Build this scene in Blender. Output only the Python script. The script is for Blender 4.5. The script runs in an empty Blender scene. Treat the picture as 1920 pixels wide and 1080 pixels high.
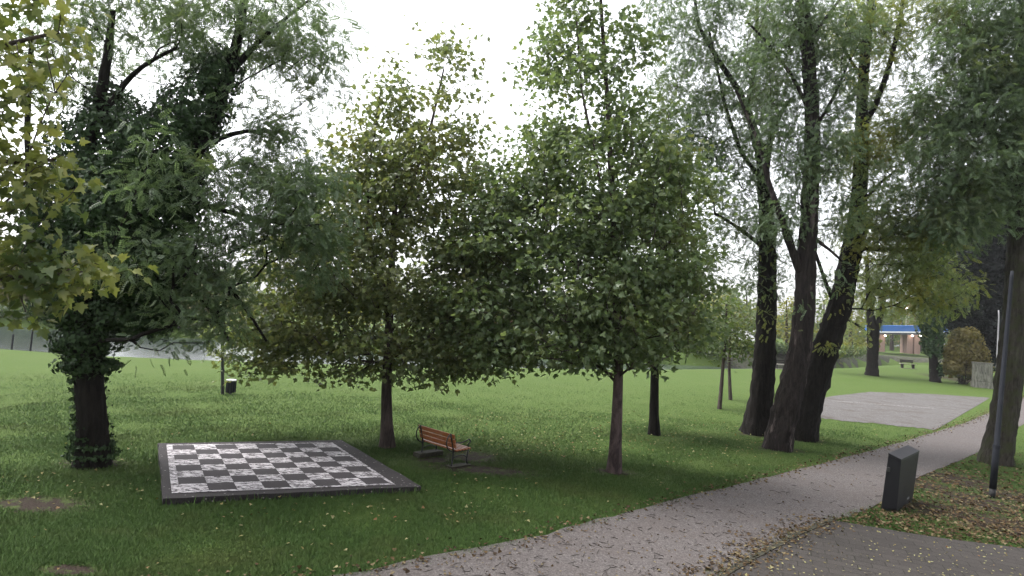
import bpy, bmesh, math, random
import numpy as np
from mathutils import Vector, Matrix

# ------------------------------------------------------------------ camera, sky, sun, exposure
scene = bpy.context.scene
COL = scene.collection
R = math.radians
F_PX, CAM_H, HOR, ROLL = 1130.0, 3.4, 600.0, R(4.0)
PITCH = math.atan((HOR - 540.0) / F_PX)
cp, sp, cr, sr = math.cos(PITCH), math.sin(PITCH), math.cos(ROLL), math.sin(ROLL)
FWD = np.array([0.0, cp, sp])
RT0, UP0 = np.array([1.0, 0, 0]), np.array([0.0, -sp, cp])
RT = cr * RT0 + sr * UP0
UP = -sr * RT0 + cr * UP0
CAM = np.array([0.0, 0.0, CAM_H])
cam_d = bpy.data.cameras.new("camera")
cam_d.sensor_width = 36.0
cam_d.lens = 36.0 * F_PX / 1920.0
cam_d.clip_start, cam_d.clip_end = 0.1, 5000.0
cam = bpy.data.objects.new("camera", cam_d)
COL.objects.link(cam)
cam.matrix_world = Matrix(((RT[0], UP[0], -FWD[0], 0), (RT[1], UP[1], -FWD[1], 0), (RT[2], UP[2], -FWD[2], CAM_H), (0, 0, 0, 1)))
scene.camera = cam

SUN_EL, SUN_AZ = R(62), R(-70)            # azimuth from +Y towards +X
world = bpy.data.worlds.new("World")
scene.world = world
world.use_nodes = True
wn, wl = world.node_tree.nodes, world.node_tree.links
wn.clear()
sky = wn.new("ShaderNodeTexSky")
sky.sky_type = 'NISHITA'
sky.sun_disc = False
sky.sun_elevation = SUN_EL
sky.sun_rotation = SUN_AZ
sky.air_density, sky.dust_density, sky.ozone_density = 1.0, 4.0, 1.0
hs = wn.new("ShaderNodeHueSaturation")
hs.inputs['Saturation'].default_value = 0.16
bg = wn.new("ShaderNodeBackground")
bg.inputs['Strength'].default_value = 0.15
wo = wn.new("ShaderNodeOutputWorld")
wl.new(sky.outputs[0], hs.inputs['Color'])
wl.new(hs.outputs[0], bg.inputs['Color'])
wl.new(bg.outputs[0], wo.inputs['Surface'])

sd = bpy.data.lights.new("sun", 'SUN')
sd.energy, sd.angle, sd.color = 0.9, R(25), (1.0, 0.97, 0.93)
sun = bpy.data.objects.new("sun", sd)
COL.objects.link(sun)
sv = Vector((math.sin(SUN_AZ) * math.cos(SUN_EL), math.cos(SUN_AZ) * math.cos(SUN_EL), math.sin(SUN_EL)))
sun.rotation_euler = sv.to_track_quat('Z', 'Y').to_euler()

scene.view_settings.view_transform = 'Standard'
scene.view_settings.look = 'None'
scene.view_settings.gamma = 1.0
scene.view_settings.use_curve_mapping = False
scene.view_settings.exposure = 1.72
scene.cycles.max_bounces = 6
scene.cycles.diffuse_bounces = 4
scene.cycles.glossy_bounces = 2
scene.cycles.transmission_bounces = 3
scene.cycles.transparent_max_bounces = 4

RNG = np.random.default_rng(7)
random.seed(7)


# ------------------------------------------------------------------ where a photo point lies in the place
def ray(px, py):
    return FWD + (px - 960.0) / F_PX * RT - (py - 540.0) / F_PX * UP


def W(px, py, Y):
    """point at world depth Y behind photo pixel"""
    d = ray(px, py)
    return CAM + d * (Y / d[1])


def sstep(t):
    t = np.clip(t, 0, 1)
    return t * t * (3 - 2 * t)


def base_z(x, y):
    return 0.9 * sstep((y - 42) / 35.0) * sstep((x - 5) / 20.0)


def G(px, py, zf=base_z):
    """ground point under a photo pixel"""
    d = ray(px, py)
    z = 0.0
    for _ in range(25):
        t = (z - CAM_H) / min(d[2], -1e-4)
        p = CAM + d * t
        z = 0.5 * z + 0.5 * float(zf(p[0], p[1]))
    p[2] = float(zf(p[0], p[1]))
    return p


EDGE = np.array([G(*p) for p in [(-500, 632), (-200, 644), (0, 654), (100, 660), (215, 668), (460, 678), (700, 684), (1050, 691),
                                 (1300, 692), (1480, 691), (1600, 690), (1760, 682), (1900, 692)]])
EDGE = EDGE[np.argsort(EDGE[:, 0])]


def near_bank(x):
    return np.interp(x, EDGE[:, 0], EDGE[:, 1])


def lake_w(x):
    return np.interp(x, [-60, -8, 10, 40, 70], [32, 26, 18, 15, 14])


def far_z(x, y):
    yf = near_bank(x) + lake_w(x)
    return np.interp(x, [-20, 20, 45], [0.3, 0.9, 1.5]) + np.clip(y - yf, 0, 60) * np.interp(x, [0, 40], [0.004, 0.035])


WATER_Z = -0.55


def terrain(x, y):
    yn = near_bank(x)
    yf = yn + lake_w(x)
    b = base_z(x, np.minimum(y, yn))
    d = sstep((y - yn) / 1.6)
    z = b * (1 - d) + (-1.6) * d
    u = sstep((y - yf + 3.0) / 4.0)
    return z * (1 - u) + far_z(x, y) * u


# ------------------------------------------------------------------ object helpers
def link(o, parent=None):
    COL.objects.link(o)
    if parent is not None:
        o.parent = parent
    return o


def tag(o, label=None, cat=None, group=None, kind=None):
    if label: o["label"] = label
    if cat: o["category"] = cat
    if group: o["group"] = group
    if kind: o["kind"] = kind
    return o


def thing(name, label, cat, loc=(0, 0, 0), group=None, rz=0.0):
    o = bpy.data.objects.new(name, None)
    o.empty_display_size = 0.3
    o.location = loc
    o.rotation_euler = (0, 0, rz)
    link(o)
    return tag(o, label, cat, group)


def mesh_np(name, V, faces_flat, starts, mat, parent=None, smooth=False, off=None):
    """V (n,3) float, faces_flat loop vertex ids, starts loop starts"""
    V = np.asarray(V, dtype=np.float64)
    if off is not None:
        V = V - np.asarray(off)[None, :]
    me = bpy.data.meshes.new(name)
    me.vertices.add(len(V))
    me.vertices.foreach_set("co", V.astype(np.float32).ravel())
    me.loops.add(len(faces_flat))
    me.loops.foreach_set("vertex_index", np.asarray(faces_flat, dtype=np.int32))
    me.polygons.add(len(starts))
    me.polygons.foreach_set("loop_start", np.asarray(starts, dtype=np.int32))
    if smooth:
        me.polygons.foreach_set("use_smooth", np.ones(len(starts), dtype=bool))
    me.update(calc_edges=True)
    me.validate()
    for m in (mat if isinstance(mat, (list, tuple)) else [mat]):
        me.materials.append(m)
    return link(bpy.data.objects.new(name, me), parent)


class MB:
    """collects simple solids for ONE mesh"""
    def __init__(s):
        s.V, s.Fs = [], []

    def add(s, V, Fs):
        b = len(s.V)
        s.V += [tuple(map(float, v)) for v in V]
        s.Fs += [[i + b for i in f] for f in Fs]
        return s

    def box(s, c, size, rz=0.0, M=None):
        hx, hy, hz = size[0] / 2, size[1] / 2, size[2] / 2
        P = [Vector((x, y, z)) for z in (-hz, hz) for (x, y) in ((-hx, -hy), (hx, -hy), (hx, hy), (-hx, hy))]
        m = Matrix.Rotation(rz, 4, 'Z') if M is None else M
        P = [(m @ p) + Vector(c) for p in P]
        return s.add(P, [(3, 2, 1, 0), (4, 5, 6, 7), (0, 1, 5, 4), (1, 2, 6, 5), (2, 3, 7, 6), (3, 0, 4, 7)])

    def tube(s, pts, rad, n=8, cap=True):
        pts = [Vector(p) for p in pts]
        if not hasattr(rad, '__len__'): rad = [rad] * len(pts)
        rings = []
        T = [(pts[min(i + 1, len(pts) - 1)] - pts[max(i - 1, 0)]).normalized() for i in range(len(pts))]
        a = Vector((0, 0, 1)) if abs(T[0].z) < 0.9 else Vector((1, 0, 0))
        u = T[0].cross(a).normalized()
        for i, p in enumerate(pts):
            u = (u - T[i] * u.dot(T[i])).normalized()
            v = T[i].cross(u)
            rings.append([p + (u * math.cos(2 * math.pi * k / n) + v * math.sin(2 * math.pi * k / n)) * rad[i] for k in range(n)])
        V = [q for r in rings for q in r]
        Fs = [(i * n + k, i * n + (k + 1) % n, (i + 1) * n + (k + 1) % n, (i + 1) * n + k) for i in range(len(pts) - 1) for k in range(n)]
        if cap:
            Fs += [tuple(range(n - 1, -1, -1)), tuple((len(pts) - 1) * n + k for k in range(n))]
        return s.add(V, Fs)

    def build(s, name, mat, parent=None, bevel=0.0, smooth=False):
        me = bpy.data.meshes.new(name)
        me.from_pydata(s.V, [], s.Fs)
        me.update()
        if bevel > 0:
            bm = bmesh.new(); bm.from_mesh(me)
            bmesh.ops.bevel(bm, geom=list(bm.edges), offset=bevel, segments=2, affect='EDGES', profile=0.5)
            bm.to_mesh(me); bm.free()
        if smooth:
            for p in me.polygons: p.use_smooth = True
        for m in (mat if isinstance(mat, (list, tuple)) else [mat]):
            me.materials.append(m)
        return link(bpy.data.objects.new(name, me), parent)


# ------------------------------------------------------------------ materials
class NT:
    def __init__(s, name):
        s.m = bpy.data.materials.new(name); s.m.use_nodes = True
        s.t = s.m.node_tree; s.t.nodes.clear()
        s.out = s.n("ShaderNodeOutputMaterial")

    def n(s, typ, **kw):
        o = s.t.nodes.new(typ)
        for k, v in kw.items():
            if k in o.bl_rna.properties: setattr(o, k, v)
            else: s.set(o.inputs[k.replace('_', ' ')], v)
        return o

    def set(s, inp, v):
        if isinstance(v, bpy.types.NodeSocket): s.t.links.new(v, inp)
        else: inp.default_value = v

    def coord(s, scale=(1, 1, 1)):
        tc = s.n("ShaderNodeNewGeometry")
        mp = s.n("ShaderNodeMapping"); mp.inputs['Scale'].default_value = scale
        s.t.links.new(tc.outputs['Position'], mp.inputs['Vector'])
        return mp.outputs[0]

    def noise(s, scale, detail=4, rough=0.6, vec=None, dist=0.0):
        o = s.n("ShaderNodeTexNoise")
        o.inputs['Scale'].default_value = scale; o.inputs['Detail'].default_value = detail
        o.inputs['Roughness'].default_value = rough; o.inputs['Distortion'].default_value = dist
        s.t.links.new(vec if vec is not None else s.coord(), o.inputs['Vector'])
        return o.outputs['Fac']

    def ramp(s, fac, stops, interp='LINEAR'):
        o = s.n("ShaderNodeValToRGB"); o.color_ramp.interpolation = interp
        e = o.color_ramp.elements
        while len(e) < len(stops): e.new(0.5)
        for i, (p, c) in enumerate(stops):
            e[i].position = p
            e[i].color = (*(c if hasattr(c, '__len__') else (c, c, c)), 1)
        s.t.links.new(fac, o.inputs['Fac'])
        return o.outputs['Color']

    def mix(s, f, a, b, mode='MIX'):
        o = s.n("ShaderNodeMix", data_type='RGBA', blend_type=mode)
        for i, v in ((0, f), (6, a), (7, b)):
            if isinstance(v, bpy.types.NodeSocket): s.t.links.new(v, o.inputs[i])
            elif i == 0: o.inputs[i].default_value = v
            else: o.inputs[i].default_value = (*v, 1)
        return o.outputs[2]

    def math(s, op, a, b=0.0, clamp=False):
        o = s.n("ShaderNodeMath", operation=op, use_clamp=clamp)
        for i, v in ((0, a), (1, b)):
            if isinstance(v, bpy.types.NodeSocket): s.t.links.new(v, o.inputs[i])
            else: o.inputs[i].default_value = v
        return o.outputs[0]

    def bsdf(s, col, rough=0.8, spec=0.3, bump=None, bs=0.3, bd=0.02, metal=0.0):
        o = s.n("ShaderNodeBsdfPrincipled")
        s.set(o.inputs['Base Color'], col if isinstance(col, bpy.types.NodeSocket) else (*col, 1))
        s.set(o.inputs['Roughness'], rough)
        o.inputs['Specular IOR Level'].default_value = spec
        o.inputs['Metallic'].default_value = metal
        if bump is not None:
            b = s.n("ShaderNodeBump"); b.inputs['Strength'].default_value = bs; b.inputs['Distance'].default_value = bd
            s.t.links.new(bump, b.inputs['Height']); s.t.links.new(b.outputs[0], o.inputs['Normal'])
        return o.outputs[0]

    def done(s, sh):
        s.t.links.new(sh, s.out.inputs['Surface'])
        return s.m


def leaf_mat(name, cols, patch=None, transl=0.5, rough=0.5, spec=0.35, patch_scale=0.7, patch_lo=0.52, patch_hi=0.68):
    """per leaf colours, with patches of another hue by position"""
    t = NT(name)
    g = t.n("ShaderNodeNewGeometry")
    k = len(cols)
    c = t.ramp(g.outputs['Random Per Island'], [(i / max(k - 1, 1), cc) for i, cc in enumerate(cols)])
    if patch:
        f = t.ramp(t.noise(patch_scale, 3), [(patch_lo, 0.0), (patch_hi, 1.0)])
        c = t.mix(f, c, t.mix(g.outputs['Random Per Island'], patch, tuple(0.55 * x for x in patch)))
    p = t.bsdf(c, rough, spec)
    tr = t.n("ShaderNodeBsdfTranslucent")
    t.t.links.new(t.mix(1.0, c, (1.0, 1.0, 0.6), 'MULTIPLY'), tr.inputs['Color'])
    ms = t.n("ShaderNodeMixShader"); ms.inputs[0].default_value = transl
    t.t.links.new(p, ms.inputs[1]); t.t.links.new(tr.outputs[0], ms.inputs[2])
    return t.done(ms.outputs[0])


def bark_mat(name, dark, light, zs=1.5, s=14, moss=None, streak=None):
    t = NT(name)
    v = t.coord((1, 1, zs / 10))
    n1 = t.noise(s, 6, 0.7, v, 0.6)
    n2 = t.noise(2.2, 4, 0.6)
    c = t.ramp(n1, [(0.35, dark), (0.62, light)])
    c = t.mix(t.math('MULTIPLY', n2, 0.5), c, tuple(0.5 * x for x in dark))
    if moss:
        c = t.mix(t.ramp(t.noise(3.0, 5), [(0.45, 0.0), (0.62, 0.9)]), c, moss)
    if streak:
        c = t.mix(t.ramp(t.noise(3.2, 5, 0.7, t.coord((1, 1, 0.10))), [(0.56, 0.0), (0.66, 0.8)]), c, streak)
    return t.done(t.bsdf(c, 0.9, 0.15, n1, 0.9, 0.04))


def plain(name, col, rough=0.7, spec=0.3, var=0.25, s=8.0, metal=0.0, bs=0.15):
    t = NT(name)
    n = t.noise(s, 5)
    c = t.ramp(n, [(0.3, tuple(x * (1 - var) for x in col)), (0.7, tuple(min(1, x * (1 + var)) for x in col))])
    return t.done(t.bsdf(c, rough, spec, n, bs, 0.01, metal))


M = {}
M['maple'] = leaf_mat('maple_leaf', [(.095, .142, .064), (.130, .186, .084), (.165, .222, .106), (.185, .232, .100)], (.215, .220, .080), patch_lo=.58, patch_hi=.76, spec=.5, rough=.42)
M['maple2'] = leaf_mat('maple_leaf_olive', [(.104, .142, .064), (.140, .178, .080), (.178, .210, .094), (.205, .222, .090)], (.250, .240, .076), patch_lo=.54, patch_hi=.74, spec=.5, rough=.42)
M['yellow'] = leaf_mat('yellow_maple_leaf', [(.13, .16, .045), (.19, .22, .065), (.25, .27, .085), (.31, .31, .11)], (.09, .135, .045), patch_scale=1.1, patch_lo=.46, patch_hi=.62, transl=.4)
M['locust'] = leaf_mat('locust_leaf', [(0.0806, 0.1254, 0.0672), (0.1120, 0.1658, 0.0896), (0.1478, 0.2072, 0.1165)], (0.1680, 0.1960, 0.0728), patch_lo=.54, patch_hi=.74, spec=.4, rough=.5)
M['locust_y'] = leaf_mat('locust_leaf_yellowing', [(0.1155, 0.1639, 0.0671), (0.1738, 0.2211, 0.0869), (0.2310, 0.2893, 0.1155)], (0.2893, 0.2893, 0.0583), patch_lo=.48, patch_hi=.66)
M['ivy'] = leaf_mat('ivy_leaf', [(0.0176, 0.0374, 0.0132), (0.0308, 0.0594, 0.0220), (0.0506, 0.0880, 0.0352)], None, .15, .6, .2)
M['conifer'] = leaf_mat('conifer_sprays', [(.010, .014, .012), (.018, .024, .020), (.030, .038, .032)], None, .05, .7, .15)
M['far_green'] = leaf_mat('far_leaf_green', [(.06, .095, .035), (.09, .13, .045), (.12, .16, .06)], (.17, .17, .04), patch_scale=.25)
M['far_yellow'] = leaf_mat('far_leaf_yellow', [(.15, .16, .035), (.22, .22, .05), (.26, .25, .07)], (.12, .16, .05), patch_scale=.3)
M['far_rust'] = leaf_mat('far_leaf_rust', [(.17, .13, .06), (.22, .17, .08), (.25, .20, .10)], (.14, .15, .05), patch_scale=.3)
M['willow'] = leaf_mat('willow_leaf', [(.13, .14, .06), (.18, .18, .08), (.22, .20, .09)], (.10, .12, .05), patch_scale=.3)
M['hedge'] = leaf_mat('golden_hedge_leaf', [(0.1536, 0.1280, 0.0448), (0.2176, 0.1792, 0.0640), (0.2688, 0.2304, 0.0896)], (0.1280, 0.1408, 0.0512), patch_scale=.6)
M['shrub'] = leaf_mat('shrub_leaf', [(.05, .085, .035), (.08, .12, .05), (.11, .15, .06)], (.14, .15, .05), patch_scale=.4)
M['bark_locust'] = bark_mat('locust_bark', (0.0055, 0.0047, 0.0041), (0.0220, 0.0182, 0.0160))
M['bark_pale'] = bark_mat('locust_bark_streaked', (.010, .008, .0075), (.036, .029, .027), streak=(.15, .122, .115))
M['bark_maple'] = bark_mat('maple_bark', (.035, .028, .026), (.11, .085, .078), s=9)
M['bark_plane'] = bark_mat('flaking_maple_bark', (.016, .011, .012), (.135, .098, .096), s=5, zs=4)
M['bark_moss'] = bark_mat('mossy_bark', (.014, .012, .010), (.070, .062, .052), moss=(.036, .040, .020))
M['bark_far'] = bark_mat('far_bark', (.03, .024, .020), (.09, .072, .062))
M['twig'] = plain('twig_bark', (.030, .024, .022), .9, .1)


# ------------------------------------------------------------------ foliage templates: (verts[u, v, w], polygons)
def tpl_maple():
    half = [(0, 0, 0), (.16, -.06, 0), (.30, -.02, 0), (.26, .14, 0), (.52, .22, 0), (.40, .36, 0), (.50, .55, 0), (.22, .52, 0), (.17, .70, 0), (0, 1.0, 0)]
    v = [list(p) for p in half] + [[-p[0], p[1], 0] for p in half[1:-1]]
    for p in v: p[2] = .30 * abs(p[0]) - .30 * p[1] ** 2
    return np.array(v), [list(range(10)), [9, 17, 16, 15, 14, 13, 12, 11, 10, 0]]


def tpl_pinnate(pairs=6, lw=.085, ll=.26):
    v, f = [], []
    def leaflet(bx, by, dx, dy, L, w, bz, dz):
        nx, ny = -dy, dx
        i = len(v)
        v.extend([(bx, by, bz), (bx + dx * L * .45 + nx * w, by + dy * L * .45 + ny * w, bz + dz * .4),
                  (bx + dx * L, by + dy * L, bz + dz), (bx + dx * L * .45 - nx * w, by + dy * L * .45 - ny * w, bz + dz * .4)])
        f.append([i, i + 1, i + 2, i + 3])
    for k in range(pairs):
        y = .12 + .8 * k / max(pairs - 1, 1)
        z = -.35 * y * y
        L = ll * (1 - .25 * abs(y - .5))
        for s in (-1, 1):
            leaflet(0, y, s * .93, .37, L, lw, z, -.06)
    leaflet(0, .95, 0, 1, ll, lw, -.33, -.12)
    i = len(v)
    v.extend([(-.012, 0, 0), (.012, 0, 0), (.008, .95, -.33), (-.008, .95, -.33)]); f.append([i, i + 1, i + 2, i + 3])
    return np.array(v), f


def tpl_ivy():
    v = [(0, 0, 0), (.42, -.05, .06), (.46, .30, .05), (.2, .55, .03), (0, 1, -.12), (-.2, .55, .03), (-.46, .30, .05), (-.42, -.05, .06)]
    return np.array(v), [[0, 1, 2, 3, 4], [0, 4, 5, 6, 7]]


def tpl_card():
    v = [(0, 0, 0), (.34, .30, .05), (.22, .72, 0), (0, 1, -.12), (-.28, .66, .0), (-.30, .25, .05)]
    return np.array(v), [[0, 1, 2, 3, 4, 5]]


def tpl_blade():
    v = [(-.10, 0, 0), (.10, 0, 0), (.06, .6, -.05), (0, 1, -.18), (-.06, .6, -.05)]
    return np.array(v), [[0, 1, 2, 3, 4]]


T_MAPLE, T_PIN, T_PIN_FAR, T_IVY, T_CARD, T_BLADE = tpl_maple(), tpl_pinnate(6), tpl_pinnate(4, .12, .36), tpl_ivy(), tpl_card(), tpl_blade()


def unit(a):
    return a / np.maximum(np.linalg.norm(a, axis=-1, keepdims=True), 1e-9)


def foliage(name, pos, nrm, tip, size, tpl, mat, parent=None, off=None):
    """one mesh of separate leaves"""
    V0, polys = tpl
    n = unit(nrm)
    t = unit(tip - n * np.sum(tip * n, 1, keepdims=True))
    x = np.cross(t, n)
    s = np.asarray(size)[:, None, None]
    V = pos[:, None, :] + s * (V0[None, :, 0:1] * x[:, None, :] + V0[None, :, 1:2] * t[:, None, :] + V0[None, :, 2:3] * n[:, None, :])
    N, k = len(pos), len(V0)
    flat = np.concatenate([np.array(p) for p in polys])
    ln = np.array([len(p) for p in polys])
    st = np.concatenate([[0], np.cumsum(ln)[:-1]])
    L = len(flat)
    loops = (np.arange(N)[:, None] * k + flat[None, :]).ravel()
    starts = (np.arange(N)[:, None] * L + st[None, :]).ravel()
    return mesh_np(name, V.reshape(-1, 3), loops, starts, mat, parent, False, off)


def rnd_dirs(n):
    return unit(RNG.normal(size=(n, 3)))


# ------------------------------------------------------------------ trees
def lobes_world(lobes, Y):
    """lobes (px, py, rx, ry, [dY], [rY factor], [weight]) in photo pixels at depth Y -> centre, radii, weight"""
    out = []
    for l in lobes:
        px, py, rx, ry = l[:4]
        dY = l[4] if len(l) > 4 else 0.0
        kY = l[5] if len(l) > 5 else 1.0
        w = l[6] if len(l) > 6 else 1.0
        c = W(px, py, Y + dY)
        k = (Y + dY) / F_PX
        out.append((c, np.array([rx * k, rx * k * kY, ry * k]), w))
    return out


def sample_lobes(lw, n, shell=0.45, zmin=0.4, gap=0.0):
    vol = np.array([np.prod(r) ** 0.8 * w for c, r, w in lw])
    cnt = np.maximum(1, np.round(n * vol / vol.sum())).astype(int)
    P, D = [], []
    for (c, r, w), k in zip(lw, cnt):
        d = rnd_dirs(k)
        rad = (shell + (1 - shell) * RNG.random(k)) ** 0.6
        p = c + d * rad[:, None] * r
        P.append(p); D.append(d)
    P, D = np.concatenate(P), np.concatenate(D)
    ok = P[:, 2] > zmin
    if gap > 0:
        g = np.sin(P[:, 0] * 3.1 + 1.7 * np.sin(P[:, 2] * 2.3)) * np.sin(P[:, 1] * 2.7 + 1.3 * np.sin(P[:, 0] * 1.9)) * np.sin(P[:, 2] * 3.4 + P[:, 0] * .8)
        ok &= (g > -.12) | (RNG.random(len(P)) > gap)
    return P[ok], D[ok]


def resample(poly, rads, step):
    poly = np.asarray(poly, float); rads = np.asarray(rads, float)
    seg = np.linalg.norm(np.diff(poly, axis=0), axis=1)
    s = np.concatenate([[0], np.cumsum(seg)])
    n = max(2, int(s[-1] / step) + 1)
    q = np.linspace(0, s[-1], n)
    # smooth Catmull-ish: linear interpolation then smoothing
    P = np.stack([np.interp(q, s, poly[:, i]) for i in range(3)], 1)
    for _ in range(3):
        P[1:-1] = .25 * P[:-2] + .5 * P[1:-1] + .25 * P[2:]
    return P, np.interp(q, s, rads)


def grow(stems, targets, bf=0.35, seg=0.45, up=0.0):
    """stems: list of (pts, rads, parent_node or None). Connect every target to the nearest limb (distance + bf * path)."""
    pos, par, path, fixed = [], [], [], []
    for pts, rads in stems:
        base = -1
        if pos:
            d = np.linalg.norm(np.array(pos) - pts[0], axis=1); base = int(np.argmin(d))
        for i, p in enumerate(pts):
            par.append(base if i == 0 else len(pos) - 1)
            path.append(0.0 if par[-1] < 0 else path[par[-1]] + float(np.linalg.norm(p - pos[par[-1]])))
            pos.append(np.array(p)); fixed.append(float(rads[i]))
    T = np.asarray(targets)
    N = len(T)
    A = np.array(pos); PL = np.array(path)
    rank = np.array(fixed)
    # the lowest metre and a half of the trunk carries no branches
    cost0 = np.linalg.norm(T[:, None, :] - A[None], axis=2) + bf * PL[None] + 50.0 * (A[None, :, 2] < min(2.0, .25 * T[:, 2].max())) \
        + up * np.maximum(0, A[None, :, 2] - T[:, None, 2])
    best = np.argmin(cost0, 1); cost = cost0[np.arange(N), best]
    alive = np.ones(N, bool)
    for _ in range(N):
        i = int(np.argmin(np.where(alive, cost, 1e9)))
        alive[i] = False
        b = int(best[i]); q = pos[b]; d = T[i] - q; L = float(np.linalg.norm(d))
        k = max(1, int(L / seg))
        last = b
        new = []
        for j in range(1, k + 1):
            u = j / k
            p = q + d * u + np.array([0, 0, 0.10 * L * math.sin(math.pi * u)]) + (RNG.normal(size=3) * 0.045 * seg * 2 if j < k else 0)
            par.append(last); path.append(path[last] + float(np.linalg.norm(p - pos[last]))); pos.append(p); fixed.append(-1.0)
            last = len(pos) - 1; new.append(last)
        for nn in new:
            c = np.linalg.norm(T - pos[nn], axis=1) + bf * path[nn] + up * np.maximum(0, pos[nn][2] - T[:, 2])
            m = alive & (c < cost)
            cost[m] = c[m]; best[m] = nn
    n = len(pos)
    pos = np.array(pos); par = np.array(par)
    r = np.zeros(n); acc = np.zeros(n)
    tip = 0.0055
    for i in range(n - 1, -1, -1):
        r[i] = fixed[i] if fixed[i] > 0 else max(tip, acc[i] ** (1 / 2.3))
        if par[i] >= 0: acc[par[i]] += r[i] ** 2.3
    return pos, par, r, np.array(fixed)


def chains(pos, par, r, fixed):
    n = len(pos)
    kids = [[] for _ in range(n)]
    for i in range(n):
        if par[i] >= 0: kids[par[i]].append(i)
    out = []
    stack = [i for i in range(n) if par[i] < 0]
    heads = [(i, None) for i in stack]
    while heads:
        h, p = heads.pop()
        c = ([] if p is None else [p]) + [h]
        cur = h
        while kids[cur]:
            ks = sorted(kids[cur], key=lambda j: -(r[j] + (10 if (fixed[j] > 0 and fixed[cur] > 0 and par[j] == j - 1) else 0)))
            for o in ks[1:]: heads.append((o, cur))
            cur = ks[0]; c.append(cur)
        out.append((c, p is not None))
    return out


def tube_np(P, rad, n, ridge=0.0, flare=0.0, seed=0):
    """rings -> verts, quads; ridge roughens the trunk, flare widens its foot into roots"""
    P = np.asarray(P); k = len(P)
    T = unit(np.gradient(P, axis=0))
    a = np.array([0, 0, 1.0]) if abs(T[0][2]) < .9 else np.array([1.0, 0, 0])
    u = unit(np.cross(T[0], a)[None])[0]
    th = np.arange(n) * 2 * math.pi / n
    rs = np.random.default_rng(seed)
    ph = rs.random(6) * 6.28
    V = np.zeros((k, n, 3))
    s = 0.0
    for i in range(k):
        u = u - T[i] * np.dot(u, T[i]); u = u / max(np.linalg.norm(u), 1e-9)
        v = np.cross(T[i], u)
        if i: s += np.linalg.norm(P[i] - P[i - 1])
        rr = np.full(n, rad[i])
        if ridge > 0:
            m = sum(np.sin((3 + 3 * q) * th + ph[q] + s * (1.1 - .5 * q) + .6 * math.sin(2.1 * s + q)) / (1 + q) for q in range(4))
            rr = rr * (1 + ridge * m + ridge * .8 * rs.normal(size=n))
        if flare > 0:
            e = math.exp(-s / 0.45)
            rr = rr * (1 + flare * e * (1 + .45 * np.sin(4 * th + ph[5]) + .25 * np.sin(7 * th + ph[4])))
        V[i] = P[i] + rr[:, None] * (np.cos(th)[:, None] * u + np.sin(th)[:, None] * v)
    idx = np.arange(k * n).reshape(k, n)
    q = np.stack([idx[:-1], np.roll(idx[:-1], -1, 1), np.roll(idx[1:], -1, 1), idx[1:]], -1).reshape(-1, 4)
    return V.reshape(-1, 3), q


def tubes_mesh(name, items, mat, parent, off, smooth=True):
    Vs, Qs, b = [], [], 0
    for V, q in items:
        Vs.append(V); Qs.append(q + b); b += len(V)
    if not Vs: return None
    Q = np.concatenate(Qs)
    return mesh_np(name, np.concatenate(Vs), Q.ravel(), np.arange(len(Q)) * 4, mat, parent, smooth, off)


def trunk_from_px(pts, Y):
    """(px, py, width px, [dY]) list -> polyline + radii"""
    P, rr = [], []
    for t in pts:
        y = Y + (t[3] if len(t) > 3 else 0.0)
        P.append(W(t[0], t[1], y)); rr.append(t[2] / 2 * y / F_PX)
    return np.array(P), np.array(rr)


def make_tree(name, label, Y, trunk, limbs, lobes, n_targets, leaves_per, leaf, tpl, mat, bark, group=None, bf=.35, spread=.22,
              size_var=.3, upright=0.65, droop=.35, seg=.45, shell=.4, flare=.35, ridge=.05, sides=34, limb_part=True, cat='tree', zmin=.5,
              gap=0.8, flat=.75):
    tp, tr = trunk_from_px(trunk, Y)
    base = tp[0].copy()
    P0, R0 = resample(tp, tr, 0.18)
    P0[0, 2] -= .12
    stems = [(P0, R0)]
    for lb in limbs:
        lp, lr = trunk_from_px(lb, Y)
        stems.append(resample(lp, lr, .25))
    root = thing(name, label, cat, base, group)
    lw = lobes_world(lobes, Y)
    T, _ = sample_lobes(lw, n_targets, shell, zmin, gap)
    pos, par, r, fixed = grow(stems, T, bf, seg)
    tubes_mesh('trunk', [tube_np(P0, R0, sides, ridge, flare, int(Y * 10))], bark, root, base)
    big, small = [], []
    for st in stems[1:]:
        big.append(tube_np(st[0], st[1], 10, ridge, 0, 3))
    for c, has_p in chains(pos, par, r, fixed):
        if all(fixed[i] > 0 for i in c): continue
        # keep only the unfixed run plus the node it leaves from
        k0 = next(i for i, j in enumerate(c) if fixed[j] <= 0)
        c2 = c[max(0, k0 - 1):]
        rr = r[c2].copy()
        if fixed[c2[0]] > 0 and len(rr) > 1: rr[0] = min(rr[0], rr[1] * 1.25)
        if len(c2) >= 2: small.append(tube_np(pos[c2], rr, 5 if rr[0] > .02 else 3))
    tubes_mesh('branches', big + small, bark, root, base)
    # leaves on thin wood
    thin = np.where((fixed <= 0) & (r < .03))[0]
    w = 1.0 / (1 + (r[thin] / .012) ** 2)
    w = w / w.mean()
    cnt = RNG.poisson(leaves_per * w)
    idx = np.repeat(thin, cnt)
    N = len(idx)
    p = pos[idx] + RNG.normal(size=(N, 3)) * spread * np.array([1, 1, flat])
    nrm = RNG.normal(size=(N, 3)) * (1 - upright) + np.array([0, 0, upright])
    tip = unit(p - pos[idx]) + RNG.normal(size=(N, 3)) * .5 + np.array([0, 0, -droop])
    sz = leaf * (1 + size_var * (RNG.random(N) * 2 - 1))
    ok = p[:, 2] > zmin
    foliage('crown', p[ok], nrm[ok], tip[ok], sz[ok], tpl, mat, root, base)
    return root, base, (pos, par, r, fixed), (P0, R0)


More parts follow.
